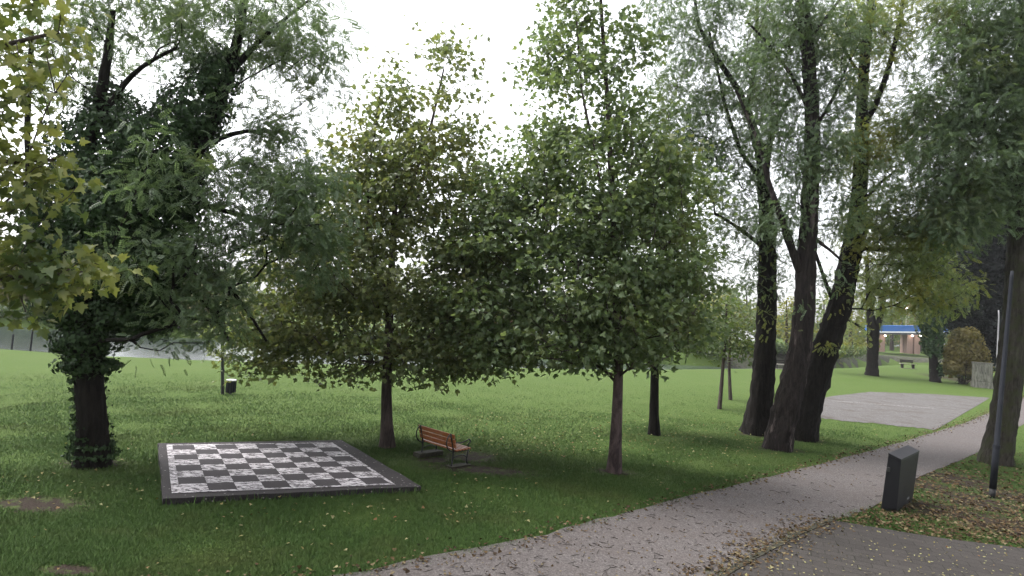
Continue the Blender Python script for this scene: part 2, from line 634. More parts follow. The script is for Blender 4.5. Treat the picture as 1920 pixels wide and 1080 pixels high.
# ------------------------------------------------------------------ ground, water, path, court, paving
def mk_ground_mat():
    t = NT('lawn')
    pos = t.n("ShaderNodeNewGeometry").outputs['Position']
    n1 = t.noise(0.35, 4); n2 = t.noise(3.0, 5, .7); n3 = t.noise(60, 4, .75); n4 = t.noise(12, 4, .7, t.coord((1, .45, 1)))
    c = t.ramp(n3, [(.3, (.034, .060, .013)), (.5, (.053, .087, .019)), (.72, (.076, .112, .028))])
    c = t.mix(t.ramp(n4, [(.4, 0.0), (.7, .55)]), c, (.070, .098, .026))
    c = t.mix(t.ramp(n1, [(.45, 0.0), (.7, .35)]), c, (.075, .100, .030))
    c = t.mix(t.ramp(n2, [(.58, 0.0), (.75, .35)]), c, (.085, .095, .040))
    mask = None
    for (px, py, rx, ry) in DIRT:
        p = G(px, py)
        v = t.n("ShaderNodeVectorMath", operation='SUBTRACT'); t.t.links.new(pos, v.inputs[0]); v.inputs[1].default_value = tuple(p)
        s = t.n("ShaderNodeVectorMath", operation='MULTIPLY'); t.t.links.new(v.outputs[0], s.inputs[0]); s.inputs[1].default_value = (1 / rx, 1 / ry, 0)
        l = t.n("ShaderNodeVectorMath", operation='LENGTH'); t.t.links.new(s.outputs[0], l.inputs[0])
        f = t.math('SUBTRACT', 1.25, l.outputs['Value'], True)
        mask = f if mask is None else t.math('MAXIMUM', mask, f)
    m = t.math('MULTIPLY', mask, t.ramp(t.noise(4.5, 6, .75), [(.36, 0.1), (.6, 2.0)]), True)
    c = t.mix(m, c, t.ramp(n3, [(.35, (.018, .013, .010)), (.65, (.046, .034, .027))]))
    return t.done(t.bsdf(c, .95, .1, t.math('ADD', n3, n4), .5, .03))


DIRT = [(885, 856, .8, .65), (815, 862, .5, .4), (70, 945, 1.0, .5), (175, 868, .7, .55), (900, 880, 1.4, .5), (1150, 884, .55, .4), (130, 1068, .55, .22), (510, 885 - 5, .02, .02),
        (1462, 842, .8, .5), (1415, 815, .7, .5), (1508, 824, .7, .5), (1800, 712, 2.4, 5.0), (1830, 940, 1.2, 1.5), (1880, 985, 1.4, 1.3), (1760, 955, 1.3, 1.0), (1720, 905, .9, 1.4), (1800, 900, 1.2, 1.4), (1900, 930, 1.2, 1.2)]


def axis(vals):
    out = [vals[0][0]]
    for (a, b, st) in vals:
        n = max(1, int(round((b - a) / st)))
        out += list(a + (b - a) * (np.arange(n) + 1) / n)
    return np.array(out)


xs = axis([(-900, -400, 100), (-400, -120, 35), (-120, -40, 5), (-40, -14, .8), (-14, 16, .35), (16, 60, .8), (60, 130, 4), (130, 400, 35), (400, 900, 100)])
ys = axis([(-100, -10, 15), (-10, 4, 2), (4, 26, .3), (26, 90, .6), (90, 180, 3), (180, 400, 30), (400, 1200, 200)])
XX, YY = np.meshgrid(xs, ys, indexing='xy')
ZZ = terrain(XX, YY)
near = (YY < 24) & (np.abs(XX) < 14)
ZZ = ZZ + np.where(near, .012 * np.sin(XX * 1.3 + 1) * np.sin(YY * 1.7) - .012, 0)
V = np.stack([XX.ravel(), YY.ravel(), ZZ.ravel()], 1)
ny, nx = XX.shape
idx = np.arange(ny * nx).reshape(ny, nx)
Q = np.stack([idx[:-1, :-1], idx[:-1, 1:], idx[1:, 1:], idx[1:, :-1]], -1).reshape(-1, 4)
tag(mesh_np('ground', V, Q.ravel(), np.arange(len(Q)) * 4, mk_ground_mat(), None, True), kind='structure')

t = NT('lake_water')
nz = t.noise(1.4, 4, .6, t.coord((1, 2.2, 1)))
M['water'] = t.done(t.bsdf((.040, .050, .055), .10, 1.0, nz, .4, .08))
wy = near_bank(xs[(xs > -410) & (xs < 410)])
wx = xs[(xs > -410) & (xs < 410)]
lo = np.stack([wx, wy + .1, np.full_like(wx, WATER_Z)], 1)
hi = np.stack([wx, wy + lake_w(wx) + 2, np.full_like(wx, WATER_Z)], 1)
V = np.concatenate([lo, hi]); n = len(wx)
Q = np.array([(i, i + 1, n + i + 1, n + i) for i in range(n - 1)])
tag(mesh_np('lake_water', V, Q.ravel(), np.arange(len(Q)) * 4, M['water']), kind='structure')


def gz(p, dz):
    return np.array([p[0], p[1], float(terrain(p[0], p[1])) + dz])


def poly_resample(P, n):
    P = np.array(P, float)
    s = np.concatenate([[0], np.cumsum(np.linalg.norm(np.diff(P, axis=0), axis=1))])
    q = np.linspace(0, s[-1], n)
    return np.stack([np.interp(q, s, P[:, i]) for i in range(P.shape[1])], 1)


def strip(name, A, B, n, m, dz, mat, jit=0.0):
    A, B = poly_resample(A, n), poly_resample(B, n)
    if jit:
        for X, sgn in ((A, 1), (B, -1)):
            d = unit(B - A) * sgn
            j = np.convolve(RNG.normal(size=n + 8), np.ones(5) / 5, 'same')[4:-4]
            X += d * (j * jit + RNG.normal(size=n) * jit * .4)[:, None]
    V = np.array([[A[i] * (1 - k / m) + B[i] * k / m for k in range(m + 1)] for i in range(n)]).reshape(-1, 3)
    V[:, 2] = terrain(V[:, 0], V[:, 1]) + dz
    idx = np.arange(n * (m + 1)).reshape(n, m + 1)
    Q = np.stack([idx[:-1, :-1], idx[:-1, 1:], idx[1:, 1:], idx[1:, :-1]], -1).reshape(-1, 4)
    a, b, c = V[Q[0, 0]], V[Q[0, 1]], V[Q[0, 2]]
    if np.cross(b - a, c - b)[2] < 0: Q = Q[:, ::-1]
    return mesh_np(name, V, Q.ravel(), np.arange(len(Q)) * 4, mat, None, True)


t = NT('path_gravel')
n1 = t.noise(30, 6, .9); n2 = t.noise(1.2, 4); n3 = t.noise(7, 6, .75); n4 = t.noise(48, 3, .9)
c = t.ramp(n1, [(.34, (.028, .024, .023)), (.5, (.095, .085, .083)), (.66, (.205, .185, .180))])
c = t.mix(t.ramp(n2, [(.4, 0.0), (.7, .4)]), c, (.088, .072, .066))
c = t.mix(t.ramp(n3, [(.6, 0.0), (.72, .6)]), c, (.065, .054, .052))
c = t.mix(t.ramp(n4, [(.56, 0.0), (.64, .75)]), c, (.045, .039, .038))
M['gravel'] = t.done(t.bsdf(c, .95, .15, n1, .5, .02))

PATH_A = [(-300, 1160), (0, 1130), (300, 1108), (560, 1090), (690, 1075), (800, 1052), (900, 1031), (1000, 1009), (1100, 984), (1200, 956), (1300, 929), (1400, 905), (1500, 880), (1600, 854),
          (1700, 827), (1760, 808), (1810, 793), (1850, 776), (1900, 752), (1960, 728), (2050, 712)]
PATH_B = [(-300, 1500), (100, 1500), (500, 1480), (800, 1420), (1000, 1330), (1150, 1240), (1300, 1110), (1380, 1062), (1430, 1034), (1490, 1004), (1560, 975), (1640, 950), (1690, 922), (1720, 897),
          (1760, 880), (1800, 863), (1850, 842), (1890, 812), (1930, 790), (1990, 764), (2100, 735)]
PA, PB = [G(*p) for p in PATH_A], [G(*p) for p in PATH_B]
tag(strip('path', PA, PB, 260, 14, .012, M['gravel'], .09), kind='structure')

t = NT('paving_blocks')
br = t.n("ShaderNodeTexBrick")
mp = t.n("ShaderNodeMapping"); mp.inputs['Rotation'].default_value = (0, 0, R(24)); mp.inputs['Scale'].default_value = (1, 1, 1)
t.t.links.new(t.n("ShaderNodeNewGeometry").outputs['Position'], mp.inputs['Vector']); t.t.links.new(mp.outputs[0], br.inputs['Vector'])
br.inputs['Scale'].default_value = 1.0; br.inputs['Brick Width'].default_value = .42; br.inputs['Row Height'].default_value = .21
br.inputs['Mortar Size'].default_value = .008; br.inputs['Mortar Smooth'].default_value = .3
br.inputs['Color1'].default_value = (.034, .030, .028, 1); br.inputs['Color2'].default_value = (.044, .039, .036, 1); br.inputs['Mortar'].default_value = (.014, .014, .010, 1)
n1 = t.noise(70, 5, .8); n2 = t.noise(1.5, 5)
c = t.mix(.8, br.outputs['Color'], t.ramp(n1, [(.3, .3), (.7, 1.8)]), 'MULTIPLY')
c = t.mix(t.ramp(n2, [(.42, 0.0), (.66, .6)]), c, t.mix(n1, (.026, .023, .021), (.070, .061, .057)))
M['paver'] = t.done(t.bsdf(c, .9, .2, t.math('SUBTRACT', n1, br.outputs['Fac']), .4, .01))
PVA = [G(*p) for p in [(1150, 1252), (1310, 1112), (1385, 1064), (1440, 1034), (1496, 1004), (1560, 977)]]
PVB = [G(*p) for p in [(2300, 1400), (2250, 1180), (2150, 1080), (1920, 1030), (1760, 1010), (1650, 992)]]
tag(strip('pavement', PVA, PVB, 30, 20, .020, M['paver'], .0), kind='structure')
M['kerb'] = plain('kerb_concrete', (.038, .036, .026), .9, .2, .4, 20)
KA = poly_resample(PVA, 24)
kb = MB()
for i in range(len(KA) - 1):
    a, b = KA[i], KA[i + 1]
    mid = (a + b) / 2; ang = math.atan2(b[1] - a[1], b[0] - a[0])
    kb.box((mid[0] + RNG.normal() * .008, mid[1], .0), (np.linalg.norm(b - a) - .012, .085, .064), ang + RNG.normal() * .02)
tag(kb.build('pavement_kerb', M['kerb']), kind='structure')

# unseen wall and roof, added behind the camera to shade the near lawn
hw = MB().box((0, -6.6, 2.9), (44, 9.4, 6.0)).build('shade_wall', plain('shade_wall_render', (.30, .28, .25), .9, .2, .1, 2))
tag(hw, kind='structure')
hr = MB().box((0, -6.4, 6.05), (45, 10.6, .28)).build('shade_roof', M['kerb'])
tag(hr, kind='structure')

# the gravel court with its worn white line
CA = [G(*p) for p in [(1436, 771), (1500, 780), (1600, 791), (1755, 806)]]
CB = [G(*p) for p in [(1560, 743), (1630, 735), (1730, 738), (1856, 746)]]
t = NT('court_grit')
n1 = t.noise(16, 6, .9); n2 = t.noise(.7, 5, .7); n3 = t.noise(5, 5, .7, t.coord((1, .4, 1)))
c = t.ramp(n1, [(.34, (.040, .038, .037)), (.5, (.105, .100, .099)), (.66, (.20, .19, .188))])
c = t.mix(t.ramp(n3, [(.42, 0.0), (.68, .75)]), c, (.078, .070, .065))
c = t.mix(t.ramp(n2, [(.50, 0.0), (.66, .7)]), c, (.066, .056, .046))
M['court'] = t.done(t.bsdf(c, .95, .1, n1, .5, .02))
tag(strip('court', CA, CB, 60, 14, .014, M['court'], .22), kind='structure')
t = NT('worn_line_paint')
nn = t.noise(9, 5, .8)
tr_ = t.n("ShaderNodeBsdfTransparent"); ms = t.n("ShaderNodeMixShader")
t.t.links.new(t.ramp(nn, [(.42, 0.0), (.55, .85)]), ms.inputs[0]); t.t.links.new(tr_.outputs[0], ms.inputs[1])
t.t.links.new(t.bsdf((.33, .31, .31), .9, .1), ms.inputs[2])
M['line'] = t.done(ms.outputs[0])
l0, l1 = G(1560, 752), G(1752, 766)
d = unit((l1 - l0)[None])[0]; nrm_ = np.array([-d[1], d[0], 0]) * .08
tag(strip('court_line', [l0 - nrm_, l1 - nrm_], [l0 + nrm_, l1 + nrm_], 24, 1, .020, M['line']), kind='structure')

# ------------------------------------------------------------------ chessboard slab
t = NT('dark_concrete')
n1 = t.noise(40, 5, .75); n2 = t.noise(2.5, 4)
c = t.ramp(n1, [(.3, (.018, .016, .0165)), (.6, (.038, .034, .036)), (.8, (.075, .068, .069))])
c = t.mix(t.ramp(n2, [(.4, 0.0), (.7, .5)]), c, (.045, .040, .038))
v = t.n("ShaderNodeTexVoronoi"); v.inputs['Scale'].default_value = 9.0; t.t.links.new(t.coord(), v.inputs['Vector'])
c = t.mix(t.ramp(v.outputs['Distance'], [(.13, .9), (.17, 0.0)]), c, (.20, .185, .18))
M['slab'] = t.done(t.bsdf(c, .9, .2, n1, .4, .01))


def worn(name, paint, under, lo_, hi_):
    t = NT(name)
    a = t.noise(7, 7, .75, t.coord((1, 2.6, 1)), .8); b = t.noise(55, 4, .8)
    f = t.math('ADD', a, t.math('MULTIPLY', t.math('SUBTRACT', b, .5), .35))
    c = t.mix(t.ramp(f, [(lo_, 1.0), (hi_, 0.0)]), under, t.ramp(b, [(.3, tuple(.75 * x for x in paint)), (.6, paint)]))
    return t.done(t.bsdf(c, .85, .2, b, .2, .005))


M['sq_white'] = worn('worn_white_paint', (.56, .53, .55), (.042, .036, .039), .455, .55)
M['sq_dark'] = worn('dark_square', (.040, .035, .038), (.12, .11, .112), .60, .72)
TOPZ = .10


def Gt(px, py):
    d = ray(px, py); tt = (TOPZ - CAM_H) / d[2]
    return CAM + d * tt


q00, q10, q11, q01 = Gt(306, 935), Gt(791, 912), Gt(641, 825), Gt(296, 831)      # near-left, near-right, far-right, far-left of the slab
i00, i10, i11, i01 = Gt(322, 925.5), Gt(741, 909), Gt(623, 830.2), Gt(312, 834.5)


def bil(a, b, c, d, u, v):
    return a * (1 - u) * (1 - v) + b * u * (1 - v) + c * u * v + d * (1 - u) * v


cb = (q00 + q11) / 2; cb[2] = 0
board = thing('chessboard', 'giant outdoor chessboard of worn white and dark squares on a low concrete slab', 'chessboard', cb)
mb = MB()
top = [q00, q10, q11, q01]
n_e = 14
ringT, ringB = [], []
for a, b in ((q00, q10), (q10, q11), (q11, q01), (q01, q00)):
    for k in range(n_e):
        p = a + (b - a) * k / n_e
        p = p + np.array([RNG.normal() * .008, RNG.normal() * .008, RNG.normal() * .001])
        ringT.append(p - cb); ringB.append(np.array([p[0], p[1], -.15]) - cb)
nr = len(ringT)
cT = np.mean(ringT, axis=0)
mb.add(ringT + ringB + [cT], [(i, (i + 1) % nr, nr * 2) for i in range(nr)] + [(nr + i, nr + (i + 1) % nr, (i + 1) % nr, i) for i in range(nr)])
mb.build('slab', M['slab'], board)
Vv, Ff, Mi = [], [], []
for j in range(8):
    for i in range(8):
        b0 = len(Vv)
        # the white frame line takes the rim, the field inside it
        f = lambda u, v: bil(i00, i10, i11, i01, .032 + .95 * u, .022 + .96 * v) - cb + np.array([0, 0, .009])
        Vv += [f(i / 8, j / 8), f((i + 1) / 8, j / 8), f((i + 1) / 8, (j + 1) / 8), f(i / 8, (j + 1) / 8)]
        Ff.append([b0, b0 + 1, b0 + 2, b0 + 3]); Mi.append(0 if (i + j) % 2 == 0 else 1)
def rim(u0, u1, v0, v1):
    b0 = len(Vv)
    for (u, v) in ((u0, v0), (u1, v0), (u1, v1), (u0, v1)):
        Vv.append(bil(i00, i10, i11, i01, u, v) - cb + np.array([0, 0, .009]))
    Ff.append([b0, b0 + 1, b0 + 2, b0 + 3]); Mi.append(0)
rim(0, .032, 0, 1); rim(.982, 1, 0, 1); rim(.032, .982, 0, .022); rim(.032, .982, .982, 1)
me = bpy.data.meshes.new('painted_squares')
me.from_pydata([tuple(p) for p in Vv], [], Ff); me.update()
me.materials.append(M['sq_white']); me.materials.append(M['sq_dark'])
me.polygons.foreach_set('material_index', np.array(Mi, dtype=np.int32))
link(bpy.data.objects.new('painted_squares', me), board)

# ------------------------------------------------------------------ the orange bench
M['iron'] = plain('dark_iron', (.016, .017, .017), .45, .5, .2, 30)
t = NT('orange_wood')
n1 = t.noise(6, 5, .7, t.coord((3, 3, 14)), 1.0); n2 = t.noise(3, 3)
c = t.ramp(n1, [(.3, (.18, .055, .020)), (.6, (.31, .105, .036)), (.8, (.38, .165, .07))])
c = t.mix(t.ramp(n2, [(.5, 0.0), (.7, .5)]), c, (.34, .19, .12))
M['wood'] = t.done(t.bsdf(c, .5, .4, n1, .15, .004))
M['concrete'] = plain('old_concrete', (.16, .15, .13), .95, .15, .35, 25)
bf_, bn_ = G(803, 853), G(862, 873)                          # middle of the far and near end frames on the ground
ax = (bn_ - bf_); BL = float(np.linalg.norm(ax)); rzb = math.atan2(ax[1], ax[0])
mid = (bf_ + bn_) / 2
bench = thing('park_bench', 'orange slatted wooden park bench with curled black iron ends beside the chessboard', 'bench', mid, None, rzb)
# local frame: +x along the bench towards the near end, +y to the front of the seat
fy = 1.0 if (math.cos(rzb + math.pi / 2) > 0) else -1.0
SC = .86


def bp(x, y, z):
    return (x, fy * y * .96, z * SC)


for k in range(5):
    y = -.17 + k * .095
    MB().box(bp(0, y, .43 + .004 * k), (BL + .16, .078 * SC, .034)).build('seat_slat', M['wood'], bench, .005)
for k in range(3):
    z = .55 + k * .125
    M3 = Matrix.Rotation(fy * R(14), 4, 'X')
    MB().box(bp(0, -.235 - .03 * k, z), (BL + .16, .030, .108 * SC), M=M3).build('back_slat', M['wood'], bench, .005)
for s in (-1, 1):
    x = s * (BL / 2 - .02)
    fr = MB()
    arc = lambda pts, r=.016: fr.tube([bp(x, y, z) for y, z in pts], r, 8)
    arc([(-.335, .86), (-.30, .74), (-.265, .62), (-.235, .50), (-.215, .40), (-.215, .25), (-.23, .12), (-.25, .0)], .019)           # back upright to rear foot
    arc([(-.335, .86), (-.40, .80), (-.44, .70), (-.44, .60), (-.40, .50), (-.33, .43), (-.24, .385)], .016)                          # hoop behind the back
    arc([(-.22, .395), (-.05, .385), (.12, .39), (.26, .405)], .018)                                                                 # seat bearer
    arc([(.26, .405), (.235, .28), (.22, .15), (.23, .06), (.27, .0)], .019)                                                         # front leg
    arc([(-.22, .22), (-.05, .27), (.1, .27), (.225, .20)], .012)                                                                    # stretcher between legs
    fr.build('end_frame', M['iron'], bench, smooth=True)
    ar = MB()
    ar.tube([bp(x, y, z) for y, z in [(-.265, .63), (-.12, .605), (.05, .60), (.17, .635), (.25, .665), (.30, .64), (.30, .585), (.26, .56), (.24, .52), (.25, .45), (.26, .405)]], .016, 8)
    ar.build('armrest', M['iron'], bench, smooth=True)
ft = MB()
ft.box(bp(-(BL / 2 - .02), -.02, .035), (.26, .72, .13))
ft.box(bp((BL / 2 - .02), -.02, -.01), (.22, .60, .05))
ft.build('footing', M['kerb'], bench, .01)

# ------------------------------------------------------------------ dark pillar by the path
M['anthracite'] = plain('anthracite_paint', (.008, .0078, .011), .55, .4, .12, 3)
M['anthracite_top'] = plain('anthracite_lid', (.016, .0155, .019), .5, .4, .12, 3)
bl, bfp, brp = G(1651, 957), G(1681, 961), G(1711, 938)
e1, e2 = bl - bfp, brp - bfp
w1, w2 = float(np.linalg.norm(e1[:2])), float(np.linalg.norm(e2[:2]))
ang2 = math.atan2(e2[1], e2[0])
cen = bfp + (e1 + e2) / 2
u2 = np.array([math.cos(ang2), math.sin(ang2)])
pil = thing('pillar_box', 'dark anthracite box pillar with a slanted lid at the edge of the gravel path', 'pillar', (cen[0], cen[1], 0))
tF, tL, tR = W(1690, 861, bfp[1]), W(1666, 849, bl[1]), W(1724, 845, brp[1])
tB, bb = tL + tR - tF, bl + brp - bfp
o0 = np.array([cen[0], cen[1], 0])
Bq = [bl - o0, bfp - o0, brp - o0, bb - o0]; Tq = [tL - o0, tF - o0, tR - o0, tB - o0]
mixq = lambda k: [b * (1 - k) + a * k for a, b in zip(Tq, Bq)]
def grown(Q, g):
    c = np.mean(Q, axis=0)
    return [q + (q - c) / np.linalg.norm(q - c) * g for q in Q]
def hexa(A, B): return MB().add(A + B, [(3, 2, 1, 0), (4, 5, 6, 7), (0, 1, 5, 4), (1, 2, 6, 5), (2, 3, 7, 6), (3, 0, 4, 7)])
hexa(grown(mixq(-.01), -.03), grown(mixq(.05), -.03)).build('plinth', M['iron'], pil)
hexa(mixq(.045), mixq(.965)).build('body', M['anthracite'], pil, .010)
hexa(grown(mixq(.967), .012), grown(mixq(1.0), .012)).build('lid', M['anthracite_top'], pil, .008)
pl_ = mixq(.73); a_ = pl_[0] * .8 + pl_[1] * .2
MB().box(a_ + np.array([-.02, -.01, 0]), (.05, .05, .09), .3).build('lock', M['iron'], pil, .006)
M['sticker'] = plain('pale_sticker', (.16, .16, .17), .6, .3, .3, 40)
pl_ = mixq(.10); nrm2 = np.array([e2[1], -e2[0], 0]) / w2 * .004
qa, qb = pl_[1] * .42 + pl_[2] * .58 + nrm2, pl_[1] * .28 + pl_[2] * .72 + nrm2
upv = (Tq[1] - Bq[1]) * .045
MB().add([qa, qb, qb + upv, qa + upv], [(0, 1, 2, 3)]).build('sticker', M['sticker'], pil)

# ------------------------------------------------------------------ lamp posts
M['pole_grey'] = plain('grey_pole_paint', (.020, .022, .028), .75, .15, .15, 4)
M['black_sleeve'] = plain('black_sleeve', (.012, .012, .013), .6, .3, .2, 12)
pb = G(1860, 932)
lp = thing('lamp_post', 'grey steel post with a black foot sleeve leaning before the mossy trunk', 'lamp post', pb)
tops = W(1895, 540, pb[1]) - pb
dirp = tops / np.linalg.norm(tops); LT = float(np.linalg.norm(W(1898, 508, pb[1]) - pb))
MB().tube([dirp * -.1, dirp * .22], .066, 16).build('foot_sleeve', M['black_sleeve'], lp, smooth=True)
MB().tube([dirp * .2, dirp * 1.2, dirp * 1.22, LT * dirp * .97, LT * dirp], [.072, .068, .058, .040, .034], 16).build('pole', M['pole_grey'], lp, smooth=True)
MB().tube([dirp * 1.16, dirp * 1.24], .074, 16).build('collar', M['pole_grey'], lp)

b2 = G(1867, 735)
y2 = b2[1]
slim = thing('lamp_post', 'slim pale post with a short side arm in front of the dark conifer', 'lamp post', b2)
tp_ = W(1873, 592, y2) - b2
MB().tube([tp_ * 0, tp_ * .5, tp_ * 1.0, tp_ * 1.05 + np.array([-.05, 0, .15])], [.075, .065, .055, .05], 10).build('pole', plain('galvanised', (.24, .235, .25), .5, .4, .15), slim, smooth=True)
MB().tube([tp_ * .95, W(1886, 607, y2) - b2], .03, 8).build('arm', M['pole_grey'], slim)

b3 = G(418, 739)
post = thing('wooden_post', 'slim dark post standing beside the litter bin on the lawn', 'post', b3)
pt = W(417, 636, b3[1]) - b3
MB().tube([(0, 0, -.1), pt * .96, pt], [.06, .055, .045], 10).build('shaft', M['iron'], post)
MB().tube([pt * .40, pt * .44], .068, 10).build('band', M['pole_grey'], post)
b4 = G(432, 738)
bin_ = thing('litter_bin', 'small dark litter bin with a pale rim on the lawn', 'bin', b4)
hb = float((W(432, 711, b4[1]) - b4)[2])
MB().tube([(0, 0, .05), (0, 0, hb * .92)], [.15, .17], 16).build('body', M['iron'], bin_)
for k in range(8):
    a = k * math.pi / 4
    pass
MB().tube([(0, 0, hb * .90), (0, 0, hb * .97), (0, 0, hb * .99)], [.178, .182, .15], 16).build('rim', plain('pale_rim', (.55, .55, .56), .5, .4), bin_)
MB().tube([(0, 0, -.05), (0, 0, .06)], .05, 8).build('foot', M['iron'], bin_)
slats = MB()
for k in range(12):
    a = k * math.pi / 6
    slats.box((.168 * math.cos(a), .168 * math.sin(a), hb * .48), (.012, .045, hb * .78), a)
slats.build('ribs', M['pole_grey'], bin_)

# ------------------------------------------------------------------ lawn furniture far off
M['dark_wood'] = plain('dark_bench_wood', (.020, .017, .014), .7, .2)
M['pale_wood'] = plain('pale_bench_wood', (.30, .27, .24), .7, .2)
def far_bench(px, py, wpx, label):
    b = G(px, py); k = b[1] / F_PX
    w = wpx * k
    o = thing('lawn_bench', label, 'bench', b, 'benches at the far edge of the lawn', R(4))
    MB().box((0, 0, 8.5 * k), (w, .42, .06)).build('seat', M['pale_wood'], o)
    m = MB()
    for q in range(2): m.box((0, .24 + .03 * q, 12.2 * k + .17 * q), (w * .86, .035, .13))
    m.build('backrest', M['dark_wood'], o)
    for s in (-1, 1):
        MB().box((s * w * .36, 0, 4 * k), (.07, .36, 8 * k)).box((s * w * .36, .24, 8 * k), (.06, .05, 10 * k)).build('leg', M['dark_wood'], o)
    MB().box((0, -.05, .015), (w * .9, .7, .05)).build('footing', M['concrete'], o)
far_bench(1702, 691, 30, 'far dark bench on the lawn below the blue roofed pavilion')
far_bench(1466, 692, 30, 'far bench glimpsed between the two leftmost locust trunks')

M['stone'] = bark_mat('weathered_panel', (.09, .09, .075), (.26, .255, .22), zs=2.5, s=6)
b5 = G(1841, 727); k5 = b5[1] / F_PX
mon = thing('utility_cabinet', 'weathered pale two door utility cabinet on a plinth by the path', 'cabinet', b5, None, R(-20))
MB().box((0, 0, 5.0 * k5), (31 * k5, .75, 11 * k5)).build('plinth', M['stone'], mon, .02)
MB().box((0, 0, 28 * k5), (29 * k5, .62, 36 * k5)).build('cabinet_body', M['stone'], mon, .02)
for s in (-1, 1):
    dr = MB().box((s * 6.9 * k5, -.335, 28 * k5), (11.6 * k5, .06, 32 * k5)).build('door', M['stone'], mon, .02)
    MB().box((s * 2.4 * k5, -.385, 28 * k5), (.9 * k5, .04, 3 * k5)).build('handle', M['iron'], dr)
MB().box((0, 0, 46.5 * k5), (31 * k5, .72, 1.6 * k5)).build('cap', M['concrete'], mon)

# mooring posts by the lake on the left
M['post_dark'] = plain('tarred_post', (.03, .03, .032), .8, .2)
for (px, py, top, lab) in ((22, 653, 628, 'short dark post at the lake edge, leftmost of the three'), (57, 658, 617, 'tall dark post with a white cap at the lake edge'),
                           (92, 661, 634, 'short dark post at the lake edge nearest the ivy tree')):
    b = gz(G(px, py), 0); hgt = float(W(px, top, b[1])[2] - b[2])
    o = thing('mooring_post', lab, 'post', b, 'posts along the lake edge')
    MB().tube([(0, 0, -.2), (0, 0, hgt)], .045, 8).build('shaft', M['post_dark'], o)
    if px == 57:
        MB().box((0, 0, hgt + .03), (.30, .12, .06)).build('cap', plain('white_cap', (.7, .7, .7)), o)
    else:
        MB().tube([(0, 0, hgt), (0, 0, hgt + .05)], [.055, .03], 8).build('cap', M['post_dark'], o)

# ------------------------------------------------------------------ pavilion and far houses
def emis(name, col, st):
    t = NT(name); e = t.n("ShaderNodeEmission"); e.inputs['Color'].default_value = (*col, 1); e.inputs['Strength'].default_value = st
    return t.done(e.outputs[0])


t = NT('pink_brick')
v = t.n("ShaderNodeTexBrick"); v.inputs['Scale'].default_value = 3.0
v.inputs['Color1'].default_value = (.30, .20, .165, 1); v.inputs['Color2'].default_value = (.26, .17, .14, 1); v.inputs['Mortar'].default_value = (.35, .30, .27, 1)
t.t.links.new(t.n("ShaderNodeTexCoord").outputs['Object'], v.inputs['Vector'])
M['brick'] = t.done(t.bsdf(v.outputs['Color'], .9, .2))
YP = 128.0
kp = YP / F_PX
def WP(px, py, dy=0): return W(px, py, YP + dy)
pv0 = WP(1690, 657); zb = pv0[2]
pav = thing('pavilion', 'open pavilion with a blue fascia roof on brick pillars across the river', 'pavilion', pv0)
x0, x1 = WP(1648, 640)[0] - pv0[0], WP(1775, 640)[0] - pv0[0]
zr = float(WP(1690, 609)[2] - zb); zs_ = float(WP(1690, 620)[2] - zb); zt = float(WP(1690, 622.6)[2] - zb); zu = float(WP(1690, 626)[2] - zb)
M['blue'] = plain('blue_fascia', (.036, .125, .36), .6, .3, .12, .6)
M['white_paint'] = plain('white_paint', (.78, .78, .78), .6, .3, .05)
M['soffit'] = plain('grey_soffit', (.11, .115, .13), .8, .2)
cx = (x0 + x1) / 2; wd = x1 - x0
SL = Matrix.Rotation(R(-3.6), 4, 'Y')
MB().box((cx, 4, (zr + zs_) / 2), (wd, 8.6, zr - zs_), M=SL).build('roof_fascia', M['blue'], pav, .04)
MB().box((cx, 4, (zs_ + zt) / 2), (wd + .3, 8.9, zs_ - zt), M=SL).build('eave_trim', M['white_paint'], pav)
MB().box((cx, 4, (zt + zu) / 2), (wd - .3, 8.4, zt - zu), M=SL).build('soffit', M['soffit'], pav)
for (a, b, dy) in ((1651, 1663, .6), (1703, 1714, .4), (1716.5, 1728, .4), (1752, 1764, .6), (1668, 1676, 7.2), (1735, 1743, 7.2)):
    xa, xb = WP(a, 640)[0] - pv0[0], WP(b, 640)[0] - pv0[0]
    pl = MB().box(((xa + xb) / 2, dy + .5, (zu - .6) / 2), (xb - xa, 1.1, zu + .6)).build('pillar', M['brick'], pav, .03)
M['lamp_glow'] = emis('lamp_glow', (1.0, .86, .72), 9.0)
for px in (1659, 1710, 1725):
    p = WP(px, 629.3) - pv0
    hlamp = MB().box((p[0], -.16, p[2] + .14), (.34, .2, .10)).build('lamp', M['anthracite'], pav)
    MB().tube([(p[0], -.16, p[2] + .08), (p[0], -.16, p[2] - .12)], [.20, .14], 10).build('glowing_lens', M['lamp_glow'], hlamp)

lm0 = W(1697.5, 640, 140.0); lm0[2] = float(terrain(lm0[0], 140.0))
sl = thing('street_lamp', 'tall thin street lamp with a lit head behind the pavilion roof', 'street lamp', lm0)
ht = float(W(1697.5, 580, 140.0)[2] - lm0[2])
MB().tube([(0, 0, 0), (0, 0, ht)], [.10, .07], 8).build('pole', plain('pale_lamp_pole', (.45, .42, .36), .5, .4), sl)
MB().tube([(0, 0, ht), (0, 0, ht + .12), (0, 0, ht + .42), (0, 0, ht + .5)], [.12, .26, .26, .1], 10).build('lamp_head', M['lamp_glow'], sl)

